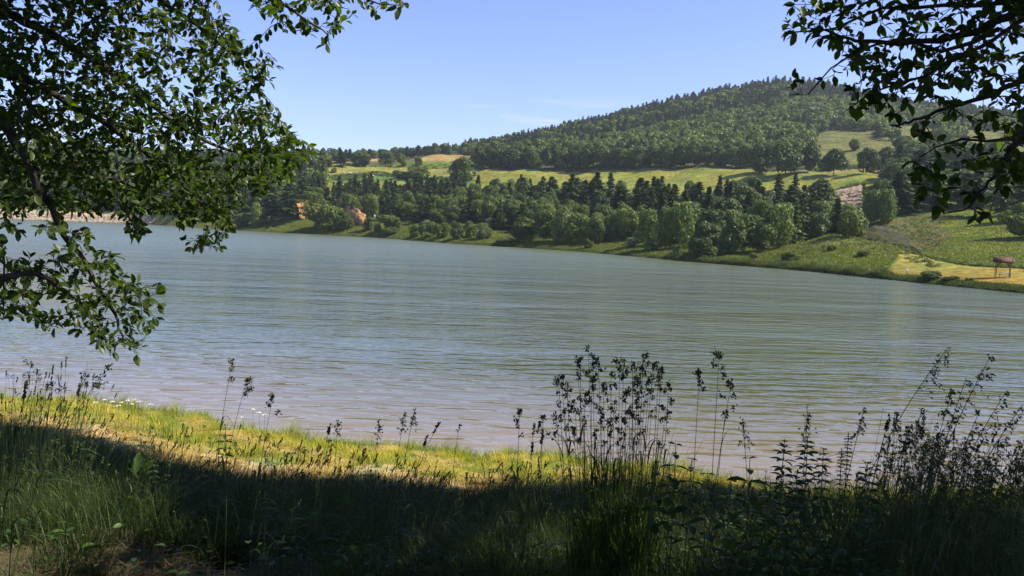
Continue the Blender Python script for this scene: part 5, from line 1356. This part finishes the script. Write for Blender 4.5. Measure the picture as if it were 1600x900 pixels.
weed((1326, 676), 4.2, 8, 'spiky weed set densely with tiny leaves all the way up', 40, .011, .024, TMPN, up=.3, droop=.1, whorl=7, name='sorrel', grow_=1.0)
weed((1315, 700), 4.2, 9, 'lower spiky weed joined to the dense spiky one', 34, .011, .024, TMPN, up=.3, droop=.1, whorl=7, name='sorrel')
weed((1197, 735), 4.5, 10, 'small weed with dark little leaves right of the nettle', 7, .03, .035, whorl=3, name='sorrel')
weed((1046, 726), 4.0, 21, 'low nettle between the tuft and the pair of nettles', 7, .045, .085)
weed((1106, 738), 3.9, 22, 'broad low nettle right of the nettle pair', 7, .045, .095)
weed((1142, 748), 4.0, 23, 'nettle half sunk in grass left of the broad leaved one', 6, .045, .085)
weed((1204, 752), 3.9, 24, 'low nettle in front of the pointed leafy weed', 6, .045, .09)
weed((1246, 736), 3.9, 25, 'leafy weed filling the gap before the fine leaved weeds', 12, .026, .06, TMPN, up=.6, whorl=5, name='mugwort')
weed((1356, 722), 4.0, 26, 'leafy weed just right of the dense spiky weed', 12, .026, .06, TMPN, up=.6, whorl=5, name='mugwort')
weed((352, 662), 5.2, 11, 'dark leafy weed at the foot of the tall left stalk', 8, .03, .06, TMPN, whorl=4, up=.5, name='mugwort')
weed((240, 712), 6.5, 12, 'small leafy weed beside the big upright dock leaf', 6, .03, .05, whorl=3, name='sorrel')
def dock(px, py, r, L_, seed, label, n=4, upright=.9):
    r_ = np.random.default_rng(seed); T = at(px, py, r); B0 = base_under(T); hh = max(T[2] - B0[2], .1)
    o = tag(empty('dock_plant', B0), label, 'weed')
    for k in range(n):
        a = r_.uniform(0, 6.28); d = np.array([math.cos(a) * (1 - upright if k == 0 else .7), math.sin(a) * .3, 1.0 if k == 0 else .8])
        Lk = L_ if k == 0 else L_ * r_.uniform(.6, .9); z0 = max(hh - Lk * (1 if k == 0 else 1.15), .02)
        V, Fc, m = leaves(np.array([[0, 0, z0]]), d[None], np.array([[.2, -1, .1]]), np.array([Lk]), leaf_template(.42, .25, .25))
        lo = mk('leaf', V, Fc, M_HERB, o, smooth=True, tint=np.full(len(V), .35))
        A = Acc(); A.add(*tube([(0, 0, -.02), (0, 0, z0 + .02)], [.004, .003], 5)); A.obj('stalk', M_STEM, o)
dock(220, 707, 7.5, .26, 1, 'dock with one big upright leaf standing against the sunlit hay')
dock(476, 795, 5.5, .20, 3, 'dock with a pale leaf tilted toward the viewer', 5, .5)
dock(536, 768, 6.5, .20, 4, 'dock with upright leaves right of the tilted pale leaf', 4, .8)
# broad leaved ground cover in the right hand shade
n_ = 15000; x, y, d = bank_pts(n_ * 3, 2.6, 9.5, dmin=6); c_ = 800 + F * x / y; pt = fbm(x, y, 61, 3, 1 / 1.1)
kp = rng.random(len(x)) < np.interp(c_, [0, 450, 700, 1050, 1200, 1700], [.05, .12, .12, .3, .75, .8]) * (pt > -.2); x, y = x[kp], y[kp]
P = np.stack([x, y, gx_(x, y) + rng.uniform(.04, .52, len(x)) * np.interp(c_[kp], [0, 900, 1200], [.7, .85, 1.5])], 1)
a_ = rng.uniform(0, 6.28, len(x)); D = np.stack([np.cos(a_), np.sin(a_), rng.uniform(-.3, .5, len(x))], 1)
V, Fc, m = leaves(P, D, np.array([0, 0, 1.]) + rng.normal(size=P.shape) * .3, rng.uniform(.03, .085, len(x)), TMPL)
tag(mk('ground_cover', V, Fc, M_HERB, tint=np.repeat(rng.random(len(x)) * .5 + .2, m)), 'broad leaved herbs filling the shaded bank', 'undergrowth', kind='stuff')
# rushes and yarrow at the water edge
def rush(px, py, r, n, hh, sp_, seed, label):
    r_ = np.random.default_rng(seed); P0 = at(px, py, r); P0[2] = max(float(near_z(np.array(P0[0]), np.array(P0[1]))), -.35)
    x = r_.normal(size=n) * sp_; y = r_.normal(size=n) * sp_ * .6
    V, Fc, t = strips(np.stack([x, y, 0 * x - .05], 1), r_.uniform(.6, 1, n) * hh, .013, .12, r_, 4, .25)
    o = mk('rush_tuft', V, Fc, M_LRUSH, tint=t); o.location = P0; tag(o, label, 'rushes')
M_LRUSH = leafmat('rush_blades', (.07, .13, .02), (.12, .20, .035), (.20, .28, .06), trans=.45, scale=2)
rush(256, 672, 20.6, 90, .75, .26, 1, 'bright green rush tuft at the water edge, widest of its neighbours')
rush(225, 662, 21.5, 60, .5, .22, 2, 'lower rush tuft left of the widest one')
rush(158, 640, 22.6, 16, 1.05, .08, 3, 'tall thin rush clump standing in the water on the left')
rush(128, 645, 22.6, 16, .6, .14, 4, 'short rush clump in the water left of the tall thin one')
rush(1590, 770, 12.0, 46, .85, .22, 5, 'pale green reed clump at the right edge of the bank')
rush(1560, 775, 12.5, 22, .65, .16, 6, 'smaller reed clump beside the one at the right edge')
rush(1440, 775, 13.0, 22, .45, .2, 7, 'short reed clump seen between the feathery stalks')
rush(310, 668, 20.3, 70, .42, .35, 8, 'reddish topped grass clump right of the widest rush tuft')
rush(680, 712, 19.2, 40, .42, .25, 9, 'grass clump at the water edge right of centre strip')
M_PETAL = flatmat('yarrow_white', (.80, .76, .66))
for k, (px, py, r) in enumerate([(163, 625, 22), (176, 628, 22), (190, 629, 21.8), (200, 626, 21.8), (210, 625, 21.6), (216, 628, 21.5), (150, 629, 22), (235, 632, 21), (395, 640, 19.8), (405, 645, 19.8), (413, 648, 19.7), (380, 652, 19.8), (205, 632, 21.2), (185, 634, 21.5)]):
    r_ = np.random.default_rng(900 + k); T = at(px, py, r); B0 = base_under(T); B0[2] = max(B0[2], -.1)
    o = tag(empty('yarrow', B0), (ORD[k] if k < 8 else ORD[k - 4] if k > 11 else ORD[k - 8]) + (' white yarrow head counted along the water edge by the rush tufts' if k not in (8, 9, 10, 11) else ' white yarrow head near the tall left grass stalk'), 'flower', 'white yarrow by the rush tufts' if k not in (8, 9, 10, 11) else 'white yarrow by the left stalks')
    A = Acc(); A.add(*tube(curve(B0, T, np.array([.02, 0, 0]), 6) - B0, [.003] * 6, 4)); A.obj('stem', M_STEM, o)
    m = 26; a = r_.uniform(0, 6.28, m); q = .06 * np.sqrt(r_.random(m)); P = T - B0 + np.stack([q * np.cos(a), q * np.sin(a), .015 - q * q * 3 + 0 * q], 1)
    V, Fc = cards(P, np.array([0, 0, 1.]) + r_.normal(size=P.shape) * .5, .022, r_, 1.2); mk('flower_head', V, Fc, M_PETAL, o)

A = Acc()
for _ in range(700):
    x = rng.uniform(-18, 14); y = float(shore_y(np.array(x))) + rng.normal() * .22 - .05; s = rng.uniform(.012, .05) * (2.2 if rng.random() < .06 else 1)
    A.add(ico * rng.uniform(.7, 1.2, ico.shape) * s * np.array([1.3, 1, .6]) + [x, y, max(float(near_z(np.array(x), np.array(y))), -.02)], icf)
M_PEB = rockmat('shore_stones', (.10, .08, .06), (.22, .18, .14), (.36, .31, .26), 12)
tag(A.obj('pebbles', M_PEB), 'small stones in the wet mud along the near waterline', 'pebbles', kind='stuff')
